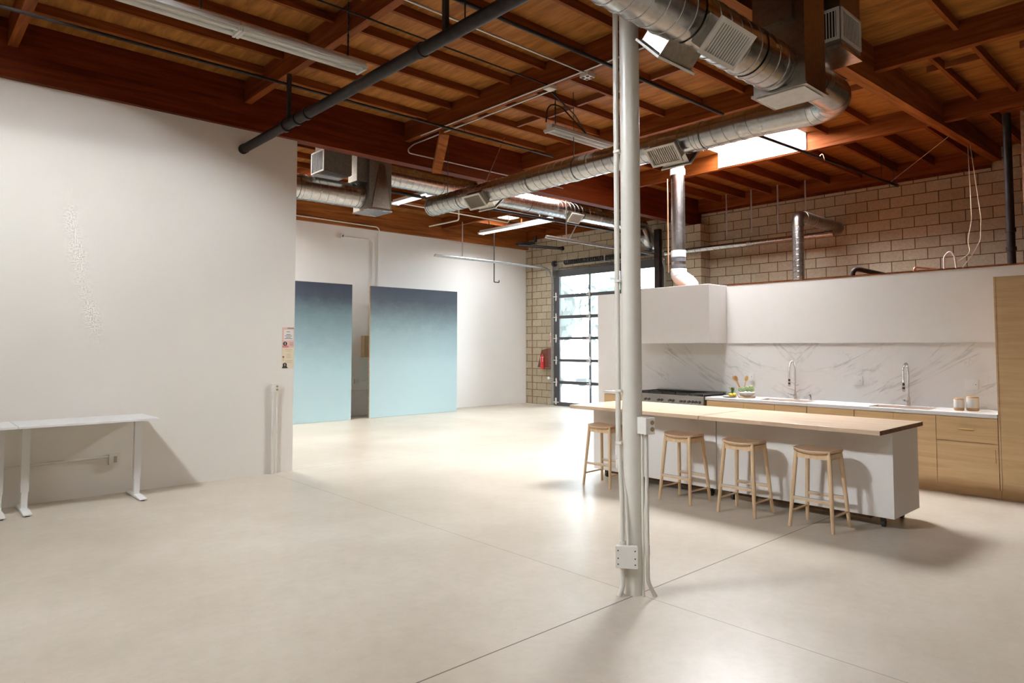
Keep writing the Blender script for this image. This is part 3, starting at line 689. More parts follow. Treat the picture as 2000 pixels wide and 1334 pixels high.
# ------------------------------------------------------------------ stools
def stool():
    t = thing('bar_stool', 'x', 'stool', (0,0,0), 0, 'ash bar stools along the island')
    s = MB(); n = 22; m = 12; top = []; 
    def outline(th):
        c, q = math.cos(th), math.sin(th); ex = .62
        return (.165*math.copysign(abs(c)**ex, c), .20*math.copysign(abs(q)**ex, q))
    vs = []; fs = []; K = 40; rings = [0, .35, .65, .88, .97, 1.0]
    def zt(x, y): return .704 + .024*(y/.2)**2 - .006*(1-(x/.165)**2)
    layers = []
    for rr in rings[1:]: layers.append([(outline(2*PI*k/K)[0]*rr, outline(2*PI*k/K)[1]*rr) for k in range(K)])
    vs.append((0,0,zt(0,0)))
    for li, L in enumerate(layers):
        for (x, y) in L: vs.append((x, y, zt(x, y) - (.004 if li == len(layers)-1 else 0)))
    nb = len(layers)
    for (x, y) in layers[-1]: vs.append((x*.985, y*.985, zt(x, y)-.026))
    for (x, y) in layers[-1]: vs.append((x*.8, y*.8, zt(x*.9, y*.9)-.030))
    vs.append((0,0,.672))
    for k in range(K): fs.append((0, 1+k, 1+(k+1) % K))
    for li in range(nb+1):
        for k in range(K):
            a = 1+li*K+k; c = 1+li*K+(k+1) % K; fs.append((a, a+K, c+K, c))
    last = 1+(nb+1)*K
    for k in range(K): fs.append((last+(k+1) % K, last+k, len(vs)-1))
    s.add(vs, fs, True); s.build('seat', M['stoolseat'], t, local=True)
    tops = {}; feet = {}
    for sx in (-1, 1):
        for sy in (-1, 1):
            a = Vector((sx*.118, sy*.148, .705)); f = Vector((sx*.182, sy*.195, 0)); tops[sx, sy] = a; feet[sx, sy] = f
            l = MB(); l.tube([f, f.lerp(a, .3), f.lerp(a, .75), a], [.0145, .0175, .0195, .0185], 14); l.build('leg', M['stool'], t, local=True)
    at = lambda sx, sy, z: feet[sx, sy].lerp(tops[sx, sy], z/.705)
    ap = MB()
    for sx in (-1, 1): p = at(sx, -1, .655); q = at(sx, 1, .655); ap.obox((p+q)/2, (0,1,0), (0,0,1), (1,0,0), (q-p).length/2, .024, .010)
    for sy in (-1, 1): p = at(-1, sy, .655); q = at(1, sy, .655); ap.obox((p+q)/2, (1,0,0), (0,0,1), (0,1,0), (q-p).length/2, .024, .010)
    ap.build('apron', M['stool'], t, local=True)
    for sx in (-1, 1):
        p = at(sx, -1, .262); q = at(sx, 1, .262)
        st = MB(); st.obox((p+q)/2, (0,1,0), (0,0,1), (1,0,0), (q-p).length/2, .014, .0115); so = st.build('footrest', M['stool'], t, local=True)
        mt = MB(); mt.obox((p+q)/2 + Vector((0,0,.0125)), (0,1,0), (0,0,1), (1,0,0), (q-p).length/2-.018, .0045, .0135); mt.build('metal_strip', M['strip'], so, local=True)
    for sy in (-1, 1):
        p = at(-1, sy, .14); q = at(1, sy, .14); st = MB(); st.tube([p, q], .0095, 10); st.build('stretcher', M['stool'], t, local=True)
    return t
S0 = stool()
spots = [((6.37, 2.765), 'rightmost ash bar stool, nearest the dark end of the island top'),
         ((6.37, 3.50), 'ash bar stool second from the right end of the island'),
         ((6.39, 4.215), 'ash bar stool just right of the white column, partly behind the outlet conduit'),
         ((6.40, 5.315), 'ash bar stool left of the white column, at the far end of the island')]
for i, ((x, y), lab) in enumerate(spots):
    o = S0 if i == 0 else copy_tree(S0)
    o.location = (x, y, 0); o.rotation_euler.z = [0, .0, -.03, .05][i]; o['label'] = lab

# ------------------------------------------------------------------ base cabinets, worktop, splashback
XF = 8.865
def cab(y0, y1, label, fronts, name='base_cabinet', cat='cabinet', ztop=.872):
    t = thing(name, label, cat, (9.18, (y0+y1)/2, 0), 0, 'oak kitchen cabinets')
    MB().box(XF+.021, XK-.002, y0+.001, y1-.001, .10, ztop).build('carcass', M['spoon'], t)
    MB().box(8.925, 8.945, y0, y1, 0.001, .0995).build('toe_kick', M['cab'], t)
    for (kind, a, c, z0, z1, h) in fronts:
        o = MB().box(XF, XF+.02, a+.0025, c-.0025, z0+.002, z1-.002).build(kind, M['cab'], t)
        if h == 'bar':
            ym = (a+c)/2+.0; zc = (z0+z1)/2+.005
            g = MB(); g.cyl((XF-.028, ym-.075, zc), (XF-.028, ym+.075, zc), .0075, 12)
            for q in (-.06, .06): g.cyl((XF-.028, ym+q, zc), (XF-.0005, ym+q, zc), .004, 8)
            g.build('handle', M['brass'], o)
        if h == 'pull':
            g = MB(); g.box(XF-.012, XF-.0005, a+.028, a+.046, z1-.20, z1-.06); g.build('handle', M['cab'], o)
    return t
cab(1.909, 2.50, 'oak cabinet with one drawer and a brass bar pull, beside the tall cabinet', [('drawer', 1.909, 2.50, .595, .868, 'bar'), ('door', 1.909, 2.50, .10, .592, 'pull')])
cab(2.50, 3.39, 'double-door oak cabinet under the right-hand sink', [('door', 2.50, 2.945, .10, .868, ''), ('door', 2.945, 3.39, .10, .868, '')])
cab(3.395, 3.98, 'plain oak cabinet between the two sink cabinets', [('door', 3.395, 3.98, .10, .868, '')])
cab(3.985, 4.87, 'double-door oak cabinet under the left-hand sink', [('door', 3.985, 4.42, .10, .868, ''), ('door', 4.42, 4.87, .10, .868, '')])
cab(4.87, 5.455, 'oak cabinet directly right of the range', [('door', 4.87, 5.455, .10, .868, '')])
cab(6.74, 7.385, 'small oak cabinet on the left side of the range, beyond the column', [('drawer', 6.74, 7.385, .68, .868, ''), ('door', 6.74, 7.385, .10, .678, '')])
tl = thing('tall_cabinet', 'floor-to-head-height oak cabinet closing the right end of the kitchen', 'cabinet', (9.18, 1.2, 0), 0, 'oak kitchen cabinets')
MB().box(XF+.021, XK-.002, .30, 1.905, .10, 2.41).build('carcass', M['cab'], tl)
MB().box(XF, XF+.0205, 1.888, 1.905, .10, 2.41).build('side_panel', M['cab'], tl)
MB().box(8.925, 8.945, .30, 1.905, .001, .0995).build('toe_kick', M['cab'], tl)
for (a, c) in ((.30, 1.09), (1.09, 1.886)):
    for (z0, z1) in ((.10, 1.61), (1.61, 2.408)): MB().box(XF, XF+.02, a+.0015, c-.0015, z0+.0015, z1-.0015).build('door', M['cab'], tl)
wt = thing('worktop', 'white quartz worktop with two undermount sinks cut into it', 'worktop', (9.15, 3.7, .875), 0, 'white quartz worktops')
sinks = [(8.945, 9.30, 2.60, 3.27), (8.945, 9.30, 4.03, 4.72)]
b = MB(); x0, x1 = 8.835, XK-.022
b.box(x0, 8.945, 1.907, 5.46, .875, .915); b.box(9.30, x1, 1.907, 5.46, .875, .915)
for (a, c) in ((1.907, 2.60), (3.27, 4.03), (4.72, 5.46)): b.box(8.945, 9.30, a, c, .875, .915)
b.build('slab', M['quartz'], wt)
tag(MB().box(8.835, XK-.022, 6.735, 7.40, .875, .915).build('worktop', M['quartz']), 'short white worktop on the small cabinet left of the range', 'worktop', 'white quartz worktops')
for i, (a, c, y0, y1) in enumerate(sinks):
    s = MB(); t = .008; z0, z1 = .70, .874
    s.box(a-t, a, y0-t, y1+t, z0, z1); s.box(c, c+t, y0-t, y1+t, z0, z1); s.box(a, c, y0-t, y0, z0, z1); s.box(a, c, y1, y1+t, z0, z1); s.box(a-t, c+t, y0-t, y1+t, z0-t, z0)
    sk = thing('sink', ['steel undermount sink nearer the canisters','steel undermount sink nearer the range'][i], 'sink', ((a+c)/2, (y0+y1)/2, z0-t), 0, 'undermount steel sinks')
    s.build('basin', M['basin'], sk); MB().cyl(((a+c)/2, (y0+y1)/2, z0), ((a+c)/2, (y0+y1)/2, z0+.004), .045, 20).build('drain', M['chrome'], sk)
sb = MB(); sb.box(XK-.02, XK-.001, 1.907, 7.10, .916, 1.698); tag(sb.build('splashback', M['marble']), 'bookmatched grey-veined marble splashback behind the sinks', 'splashback')

def faucet(x, y, lab):
    t = thing('faucet', lab, 'faucet', (x, y, .915), 0, 'spring kitchen faucets')
    b = MB(); b.cyl((x, y, .9155), (x, y, .925), .028, 20); b.cyl((x, y, .925), (x, y, 1.03), .020, 18, .017); b.cyl((x, y, 1.03), (x, y, 1.16), .0085, 14); b.build('body', M['chrome'], t)
    h = MB(); h.cyl((x-.01, y, .965), (x-.07, y+.03, .985), .011, 12); h.cyl((x-.06, y+.026, .982), (x-.12, y+.05, 1.0), .006, 10); h.build('lever', M['chrome'], t)
    p = [Vector((x, y, 1.15)), Vector((x, y, 1.28))]
    for k in range(13):
        a = PI*k/12; p.append(Vector((x - .085 + .085*math.cos(a), y, 1.335 + .105*math.sin(a))))
    p += [Vector((x-.172, y, 1.28)), Vector((x-.174, y, 1.20))]
    c = MB(); c.tube(p, .006, 8); c.tube(path_helix(p, .0135, 34, 10), .0032, 5); c.build('spring_hose', M['chrome'], t)
    s = MB(); s.cyl((x-.174, y, 1.205), (x-.176, y, 1.13), .013, 14, .016); s.build('spray_head', M['black'], t); s = MB(); s.cyl((x-.176, y, 1.13), (x-.177, y, 1.10), .021, 16, .018); s.build('nozzle', M['chrome'], t)
    a = MB(); a.cyl((x, y, 1.135), (x-.174, y, 1.165), .0045, 8); a.tube([(x-.174, y, 1.157), (x-.174, y, 1.173)], .0175, 14); a.build('holder_arm', M['chrome'], t)
faucet(9.37, 4.365, 'tall chrome spring faucet at the left-hand sink, with a dispenser to its right')
faucet(9.37, 2.93, 'tall chrome spring faucet at the right-hand sink, near the canisters')
t = thing('soap_dispenser', 'small chrome soap dispenser right of the left-hand faucet', 'dispenser', (9.39, 4.16, .915))
b = MB(); b.cyl((9.39, 4.16, .9155), (9.39, 4.16, .955), .016, 16); b.build('body', M['chrome'], t)
b = MB(); b.tube(fillet([(9.39, 4.16, .955), (9.39, 4.16, .99), (9.35, 4.16, .985)], .012, 4), .006, 10); b.build('spout', M['black'], t)

for i, (y, n, lab) in enumerate([(5.07, 1, 'single white outlet plate on the marble left of the left-hand faucet'), (3.565, 2, 'double white switch and outlet plate between the two faucets'), (2.285, 3, 'wide white switch and outlet plate above the canisters')]):
    w = [.075, .12, .145][i]
    t = thing('outlet_plate', lab, 'outlet', (XK-.023, y, 1.2), 0, 'white wall plates on the marble')
    MB().box(XK-.0285, XK-.0205, y-w/2, y+w/2, 1.14, 1.262).build('plate', M['plastic'], t, bevel=.002)
    for k in range(n):
        yy = y + w/2 - (k+.5)*w/n*.92 - .004
        MB().box(XK-.031, XK-.0285, yy-.016, yy+.016, 1.167, 1.235).build('rocker' if k < n-1 else 'receptacle', M['plastic'], t)
    d = MB(); d.box(XK-.0325, XK-.0312, yy-.004, yy+.002, 1.197, 1.209); d.build('slot', M['ink'], t)

for i, (x, y, r, h) in enumerate([(9.14, 2.335, .052, .125), (9.20, 2.215, .062, .15)]):
    t = thing('canister', ['shorter white ceramic canister with a wooden lid','taller white ceramic canister with a wooden lid'][i], 'canister', (x, y, .915), 0, 'white canisters on the worktop')
    b = MB(); b.lathe((x, y, .9155), [(r*.9, 0), (r, .012), (r, h*.55), (r, h)], 28); b.build('jar', M['ceramic'], t)
    b = MB(); b.lathe((x, y, .9155), [(r*.905, .0), (r*1.008, .0125), (r*1.008, .035)], 28); b.build('base_band', M['cutting'], t)
    b = MB(); b.lathe((x, y, .916+h), [(r*.93, 0), (r*.95, .008), (r*.9, .012)], 28); b.build('lid', M['spoonlight'], t)

# group of food by the range
t = thing('serving_plate', 'white plate holding lemons beside the range', 'plate', (9.04, 5.18, .915))
MB().lathe((9.04, 5.18, .9155), [(.05, 0), (.06, .003), (.115, .02), (.118, .022), (.06, .008), (.0, .007)], 28).build('plate_body', M['ceramic'], t)
for i, (x, y, lab) in enumerate([(9.03, 5.16, 'yellow lemon on the white plate, in front'), (9.08, 5.13, 'yellow lemon on the white plate, tucked behind the front one')]):
    tag(MB().ball((x, y, .951), .03, .9, 1.15, .9, 14).build('lemon', M['yellow']), lab, 'lemon', 'lemons on the plate')
b = MB()
for k in range(26):
    a = random.uniform(0, 2*PI); rr = random.uniform(0, .045); h = random.uniform(.02, .10)
    x, y = 9.14+rr*math.cos(a), 5.20+rr*math.sin(a)
    b.obox((x, y, .945+h), (math.cos(a), math.sin(a), .5), (-math.sin(a), math.cos(a), 0), (0,0,1), .024, .012, .0012)
b.cyl((9.14, 5.20, .937), (9.14, 5.20, .97), .008, 8)
tag(b.build('herb_bunch', M['green']), 'dark green sprig of leaves lying behind the lemons', 'herbs')
t = tag(MB().lathe((9.16, 4.98, .9155), [(.115, 0), (.12, .004), (.12, .014), (.115, .017)], 30).build('serving_board', M['cutting']), 'round wooden board under the bowl of greens', 'board')
bw = thing('serving_bowl', 'pale wide bowl heaped with green artichokes', 'bowl', (9.16, 4.98, .933))
MB().lathe((9.16, 4.98, .933), [(.05, 0), (.095, .03), (.118, .065), (.112, .066), (.085, .035), (0, .01)], 30).build('bowl_body', M['ceramic'], bw)
arts = [(0,0,.10), (.06,.02,.085), (-.055,.03,.085), (.02,-.065,.085), (-.03,.075,.082), (.05,-.04,.11)]
for i, (dx, dy, dz) in enumerate(arts):
    b = MB(); c = Vector((9.16+dx, 4.98+dy, .94+dz))
    b.ball(c, .03, 1, 1, .95, 12)
    for k in range(30):
        a = k*2.4; e = -.5 + k/30*1.4; n = Vector((math.cos(a)*math.cos(e), math.sin(a)*math.cos(e), math.sin(e))); u = n.cross(Vector((0,0,1))).normalized()
        b.obox(c + n*.031, u, (n.cross(u)*-1+n*.5), n, .011, .015, .002)
    tag(b.build('artichoke', M['palegreen']), 'green artichoke in the pale bowl', 'artichoke', 'artichokes in the bowl')
cr = thing('utensil_crock', 'small crock standing behind the bowl with wooden spoons in it', 'crock', (9.27, 5.10, .915))
MB().lathe((9.27, 5.10, .9155), [(.035, 0), (.045, .01), (.045, .11), (.04, .11), (.038, .02), (0, .015)], 24).build('pot', M['ceramic'], cr)
for i, (dx, dy, m, lab) in enumerate([(-.01, .085, 'spoon', 'dark wooden spoon leaning left in the crock'), (.0, .115, 'spoonlight', 'pale wooden spoon leaning furthest left in the crock'), (.0, -.05, 'spoonlight', 'wooden spoon leaning right in the crock')]):
    p0 = Vector((9.27, 5.10 - dy*.12, .935)); p1 = Vector((9.27+dx, 5.10+dy, 1.15)); b = MB(); b.tube([p0, p1], .006, 8)
    t_ = (p1-p0).normalized(); q = p1 + t_*.035; u = Vector((0,1,0)); u = (u - t_*u.dot(t_)).normalized(); w_ = t_.cross(u)
    ring = []; 
    for k in range(14):
        a = 2*PI*k/14; ring.append(q + t_*(.042*math.cos(a)) + u*(.026*math.sin(a)))
    b.add([r_ + w_*.004 for r_ in ring] + [r_ - w_*.004 for r_ in ring], [tuple(range(14)), tuple(reversed(range(14, 28)))] + [(k, k+14, (k+1) % 14+14, (k+1) % 14) for k in range(14)], False)
    tag(b.build('wooden_spoon', M[m]), lab, 'spoon', 'spoons in the crock')

# range
rg = thing('kitchen_range', 'wide stainless steel gas range with black grates under the white soffit', 'range', (9.1, 6.1, 0))
ry0, ry1 = 5.475, 6.725
MB().box(8.86, XK-.022, ry0, ry1, .10, .90).build('body', M['steel'], rg, bevel=.003)
MB().box(8.93, 9.3, ry0+.02, ry1-.02, .002, .0995).build('base', M['black'], rg)
MB().prism([(8.80, .775), (8.859, .76), (8.859, .90), (8.815, .90)], 'y', ry0, ry1).build('control_panel', M['steel'], rg)
MB().box(8.82, XK-.03, ry0+.002, ry1-.002, .901, .918).build('cooktop', M['steel'], rg)
MB().box(8.845, XK-.04, ry0+.35, ry1-.02, .9185, .9225).build('burner_well', M['black'], rg)
MB().box(XK-.06, XK-.0225, ry0, ry1, .9185, .965).build('back_guard', M['steel'], rg)
for y in (5.53, 5.585, 5.64, 5.70, 5.78, 5.84, 5.98, 6.04, 6.18, 6.24, 6.42, 6.48):
    k = MB(); k.cyl((8.808, y, .838), (8.797, y, .836), .028, 18); kk = k.build('knob_bezel', M['steel'], rg)
    k = MB(); k.cyl((8.797, y, .836), (8.765, y, .832), .021, 16, .018); k.build('knob', M['black'], kk)
for k in range(5):
    y0 = ry0+.02 + k*.245; y1 = y0+.235; g = MB()
    if k == 0:
        g.box(8.85, 9.42, y0, y1, .935, .95)
    else:
        for xx in (8.855, 9.135, 9.41): g.box(xx, xx+.012, y0, y1, .925, .950)
        for yy in (y0, y1-.012, (y0+y1)/2-.006): g.box(8.855, 9.42, yy, yy+.012, .938, .950)
        for xx in (8.99, 9.28): g.box(xx-.05, xx+.05, (y0+y1)/2-.05, (y0+y1)/2-.04, .938, .952); g.cyl((xx, (y0+y1)/2, .923), (xx, (y0+y1)/2, .936), .035, 16)
    for xx in (8.86, 9.40):
        for yy in (y0+.005, y1-.013): g.box(xx, xx+.008, yy, yy+.008, .9186, .94)
    g.build('griddle' if k == 0 else 'grate', M['black'], rg)
for (a, c) in ((ry0+.01, 6.08), (6.10, ry1-.01)):
    o = MB().box(8.83, 8.859, a, c, .17, .74).build('oven_door', M['steel'], rg)
    h = MB(); h.cyl((8.785, a+.04, .70), (8.785, c-.04, .70), .011, 12)
    for q in (a+.07, c-.07): h.cyl((8.785, q, .70), (8.8295, q, .70), .007, 8)
    h.build('handle', M['steel'], o)

# ------------------------------------------------------------------ painted backdrop flats
def flat(x0, x1, mat, lab):
    t = thing('backdrop_flat', lab, 'backdrop', ((x0+x1)/2, 13.9, 0), 0, 'painted backdrop flats')
    MB().box(x0, x1, 13.85, 13.862, .004, 3.06).build('painted_face', mat, t)
    f = MB(); w = .045
    f.box(x0, x0+w*.6, 13.8625, 13.90, .002, 3.058); f.box(x1-w*.6, x1, 13.8625, 13.90, .002, 3.058)
    for z in (.002, 1.0, 2.0, 3.013): f.box(x0+w*.6, x1-w*.6, 13.8625, 13.90, z, z+w)
    f.build('frame', M['tanboard'], t)
    for x in (x0+.3, x1-.35):
        f = MB(); f.obox((x, 14.12, .95), (0, .22, -.95), (1,0,0), (0,.95,.22), .97, .02, .02); f.box(x-.02, x+.02, 13.902, 14.35, .002, .04); f.build('brace', M['tanboard'], t)
flat(5.30, 7.77, M['drop1'], 'painted backdrop flat, nearly black at its top, half hidden by the left wall end')
flat(8.245, 10.79, M['drop2'], 'painted blue-grey backdrop flat standing free on the right')
tag(MB().box(8.44, 8.70, 14.44, 14.598, 1.40, 1.91).build('panel_box', plain('tan_box_paint', (.50,.35,.2), .6)), 'tan electrical panel box behind the right-hand backdrop', 'panel box')
t = thing('wall_outlet', 'outlet box with conduit low on the far wall, between the two backdrops', 'outlet', (8.32, 14.55, .82))
MB().box(8.26, 8.37, 14.55, 14.598, .77, .88).build('outlet_box', M['creamwhite'], t)
d = MB(); d.tube(fillet([(8.37, 14.575, .82), (8.62, 14.575, .83), (8.66, 14.575, 1.0), (8.66, 14.575, 1.4)], .12, 6), .013, 10); d.tube([(7.5, 14.585, .62), (9.3, 14.585, .62)], .01, 8); d.build('conduit_run', M['creamwhite'], t)

# wall conduits on the far wall
t = thing('electrical_conduit', 'thin white conduit from a small box high on the far wall', 'conduit', (8.3, 14.58, 1.9))
MB().box(7.85, 7.94, 14.54, 14.598, 4.22, 4.33).build('outlet_box', M['creamwhite'], t)
d = MB(); d.tube(fillet([(7.94, 14.575, 4.27), (8.71, 14.575, 4.27), (8.71, 14.575, 1.92)], .14, 6), .013, 10); d.build('conduit_run', M['creamwhite'], t)
MB().box(7.878, 7.905, 14.537, 14.5395, 4.25, 4.30).build('receptacle', M['ink'], t)
t = thing('electrical_conduit', 'long white conduit along the far beam, dropping behind the right backdrop', 'conduit', (8.9, 14.58, .1))
d = MB(); d.tube(fillet([(4.2, 14.465, 4.62), (8.78, 14.465, 4.58), (8.85, 14.465, 4.50), (8.87, 14.575, 4.40), (8.87, 14.575, .1)], .10, 5), .014, 10); d.build('conduit_run', M['creamwhite'], t)

# ------------------------------------------------------------------ posters on the wall end
PXc = (3.866, 4.033)
def poster(z0, z1, mat, lab, kind):
    t = thing('poster', lab, 'poster', (sum(PXc)/2, WL-.002, z0), 0, 'notices on the wall end')
    a, c = PXc; MB().box(a, c, WL-.004, WL-.0001, z0, z1).build('sheet', mat, t)
    y0, y1 = WL-.0056, WL-.0045
    d = MB()
    if kind == 1:
        MB().box(a+.022, c-.012, WL-.0052, WL-.0042, z0+.10, z1-.03).build('white_box', M['paperwhite'], t)
        for k, w in enumerate((.05, .0, .06, .10, .07, .11)): 
            if w: d.box((a+c)/2-w/2, (a+c)/2+w/2, y0, y1, z1-.06-k*.0185, z1-.054-k*.0185)
        d.box(a+.07, c-.008, y0, y1, z1-.012, z1-.004)
        for k in range(3): d.box(a+.10, c-.012, y0, y1, z0+.03+k*.017, z0+.033+k*.017)
        MB().box(a+.005, a+.09, WL-.0052, WL-.0042, z0+.004, z0+.03).build('red_panel', M['redwhite'], t)
    else:
        for k, w in enumerate((.10, .07, 0, .06, .06, .06, 0, .10, .09)):
            if w: d.box((a+c)/2-w/2+.008, (a+c)/2+w/2+.008, y0, y1, z1-.02-k*.0215, z1-.017-k*.0215)
    d.build('text_lines', M['ink'] if kind == 1 else M['spoon'], t)
    cz = z0 + (.055 if kind == 1 else .045); r = .028
    d = MB(); d.tube([(a+.040, WL-.0068, cz), (a+.040, WL-.0053, cz)], r, 22)
    if kind == 2: d.prism([(a+.002, z0+.002), (a+.085, z0+.002), (a+.062, z0+.03), (a+.014, z0+.03)], 'y', WL-.0066, WL-.0053)
    ic = d.build('round_icon', M['ink'], t)
    MB().box(a+.036, a+.044, WL-.0078, WL-.0069, cz-.017, cz+.017).build('icon_bar', M['paperwhite'], ic)
    if kind == 2:
        d = MB(); d.ball((a+.018, WL-.006, z0+.15), .014, 1, .1, 1); d.box(a+.016, a+.020, WL-.0066, WL-.0052, z0+.10, z0+.14); d.build('sketch_icon', M['spoon'], t)
poster(1.634, 1.905, M['paperpink'], 'upper poster with pink border and white text box at the left wall end', 1)
poster(1.363, 1.630, M['paper'], 'lower cream poster with brown text lines at the end of the left wall', 2)

# pedestal outlet at the end of the left wall
t = thing('wall_outlet', 'tall outlet box standing on two conduits at the foot of the left wall end', 'outlet', (3.77, WL-.03, 0))
ob = MB().box(3.725, 3.815, WL-.062, WL-.002, 1.06, 1.16).build('outlet_box', M['creamwhite'], t)
d = MB()
for z in (1.13, 1.088): MB().cyl((3.783, WL-.066, z), (3.783, WL-.0622, z), .015, 16).build('receptacle', M['tan'], ob)
d = MB(); d.tube([(3.742, WL-.034, 1.06), (3.742, WL-.034, .002)], .015, 12); d.tube([(3.795, WL-.034, 1.06), (3.795, WL-.034, .002)], .012, 12); d.build('conduit_run', M['creamwhite'], t)
t = thing('wall_outlet', 'white outlet box under the desks, fed by a level conduit on the left wall', 'outlet', (1.92, WL-.03, .38))
ob = MB().box(1.87, 1.985, WL-.055, WL-.002, .335, .445).build('outlet_box', M['creamwhite'], t)
MB().box(1.915, 1.945, WL-.0595, WL-.0555, .355, .425).build('receptacle', M['tan'], ob)
d = MB(); d.tube(fillet([(-1.5, WL-.016, .40), (1.0, WL-.016, .40), (1.5, WL-.016, .415), (1.87, WL-.03, .42)], .3, 5), .012, 10); d.build('conduit_run', M['creamwhite'], t)

# ------------------------------------------------------------------ desks
def desk(x0, x1, lab, legs):
    t = thing('standing_desk', lab, 'desk', ((x0+x1)/2, 8.37, 0), 0, 'white standing desks along the left wall')
    MB().box(x0, x1, 8.04, WL-.03, .858, .880).build('tabletop', M['desk'], t, bevel=.002)
    MB().box(x0+.08, x1-.05, 8.34, 8.44, .835, .8575).build('top_frame', M['desk'], t)
    for x in legs:
        d = MB(); d.box(x-.035, x+.035, 8.36, 8.43, .20, .834); l = d.build('leg', M['desk'], t)
        d = MB(); d.box(x-.027, x+.027, 8.367, 8.423, .031, .1995); d.build('lower_stage', M['desk'], l)
        d = MB(); d.prism([(8.10, .012), (8.68, .012), (8.68, .028), (8.52, .034), (8.26, .034), (8.10, .022)], 'x', x-.036, x+.036); f = d.build('foot', M['desk'], t)
        d = MB(); d.cyl((x, 8.13, .0005), (x, 8.13, .0118), .02, 12); d.cyl((x, 8.65, .0005), (x, 8.65, .0118), .02, 12); d.build('glide', M['black'], f)
desk(.965, 2.20, 'white standing desk on the right, with its full frame in view', [1.065, 2.08])
desk(-.28, .955, 'white standing desk on the left, cut off by the photo edge', [-.16, .855])

# ------------------------------------------------------------------ fluorescent fixtures
def fixture(p0, p1, lab, lit=False, up_rods=(), ztop=5.09):
    p0 = Vector(p0); p1 = Vector(p1); u = (p1-p0).normalized(); L = (p1-p0).length; c = (p0+p1)/2; s = u.cross(Vector((0,0,1))).normalized(); z = Vector((0,0,1))
    t = thing('strip_light', lab, 'ceiling light', tuple(c), 0, 'suspended fluorescent strip lights')
    b = MB(); b.obox(c + z*.035, u, s, z, L/2, .045, .028); b.obox(c + z*.006, u, s, z, L/2, .105, .002)
    b.obox(c + s*.105 - z*.004, u, s, z, L/2, .002, .012); b.obox(c - s*.105 - z*.004, u, s, z, L/2, .002, .012)
    b.build('housing', M['plastic'], t)
    for q in (-1, 1):
        d = MB(); d.tube([c + s*(q*.055) - u*(L/2-.03) - z*.018, c + s*(q*.055) + u*(L/2-.03) - z*.018], .016, 12)
        d.build('tube', emit('tube_glow', (1,1,1), 1.6) if lit else M['tubeoff'], t)
    for q in (-1, 1): MB().obox(c + u*(q*(L/2-.012)) - z*.015, u, s, z, .012, .09, .022).build('end_cap', M['plastic'], t)
    for q in up_rods:
        a = c + u*q + z*.063; b = MB()
        for k in range(int((ztop-a.z)/.03)):
            b.tube([a + z*(k*.03), a + z*(k*.03+.0285)], .011 if k % 2 else .007, 6)
        b.build('chain', M['black'], t)
    return t
M['tubeoff'] = plain('unlit_tube', (.80,.79,.75), .2)
fixture((2.20, 5.95, 4.43), (3.42, 5.95, 4.43), 'unlit strip light hanging beside the dark diagonal pipe', up_rods=(.45,))
fixture((-.25, 5.95, 4.43), (2.19, 5.95, 4.43), 'unlit strip light cut off by the top edge of the photo', up_rods=(-.9, .9))
fixture((6.08, 5.93, 4.40), (7.30, 5.93, 4.40), 'unlit strip light hanging left of the column top, with looped cable', up_rods=(-.5,))
fixture((10.55, 12.62, 4.40), (10.55, 10.22, 4.40), 'bright white strip light in front of the overhead door bay', True, up_rods=(-.9, .9))
fixture((7.15, 11.15, 4.42), (7.15, 9.95, 4.42), 'bright white strip light behind the far plenum box', True, up_rods=(.3,))
t = tag(MB().tube(fillet([(5.80, 5.62, 4.71), (6.35, 5.75, 4.60), (6.75, 5.90, 4.47)], .6, 8), .009, 8).tube(fillet([(6.02, 5.93, 4.47), (6.05, 5.93, 4.72), (6.3, 5.93, 4.74), (6.78, 5.92, 4.47)], .25, 8), .009, 8).build('looped_cable', M['blackpipe']), 'dark cable looping from the square box to the strip light', 'cable')

# ------------------------------------------------------------------ pipes and conduits under the roof
def pipe(name, pts, r, mat, lab, cat, fr=.05, seg=12, extra=None, group=None):
    t = thing(name, lab, cat, tuple(pts[0]), 0, group)
    MB().tube(fillet(pts, fr, 5), r, seg).build('pipe_run', mat, t)
    if extra: extra(t)
    return t
def bp_extra(t):
    for (y, r) in ((7.45, .075), (7.15, .07), (4.75, .066), (6.9, .068)):
        MB().cyl((3.3, y-.03, 4.19), (3.3, y+.03, 4.19), r, 24).build('coupling', M['blackpipe'], t)
    for y in (4.42, 7.40): MB().box(3.29, 3.33, y-.022, y+.022, 4.24, 4.779).build('hanger_bar', M['black'], t)
    MB().cyl((3.3, 4.15, 4.24), (3.3, 4.15, 4.779), .006, 8).build('hanger_rod', M['black'], t)
    MB().cyl((3.3, 8.66, 4.19), (3.3, 8.729, 4.19), .062, 24).build('end_coupling', M['blackpipe'], t)
pipe('sprinkler_main', [(3.3, 8.729, 4.19), (3.3, -2, 4.19)], .056, M['blackpipe'], 'thick dark iron pipe running diagonally across the ceiling to the left wall', 'pipe', seg=24, extra=bp_extra)
pipe('sprinkler_branch', [(-6+.01, 7.42, 4.675), (7.7, 7.42, 4.66)], .017, M['blackpipe'], 'thin dark pipe running above the left wall below the joists', 'pipe', extra=lambda t: [MB().tube(fillet([(5.9, 7.42, 4.66), (5.9, 7.42, 4.78)], .01), .006, 6).build('hanger_rod', M['black'], t), MB().obox((6.0, 8.12, 4.56), (.25,.5,-.32), (1,-.4,0), (0,0,1), .40, .07, .05).build('brace_arm', M['farbeam'], t)])
c45 = pipe('electrical_conduit', [(-3, 5.02, 4.78-.03), (5.78, 5.02, 4.75)], .011, M['conduit'], 'bright thin conduit ending at the white four-outlet box', 'conduit')
MB().box(5.735, 5.86, 4.985, 5.11, 4.72, 4.778).build('outlet_box', M['creamwhite'], c45)
d = MB()
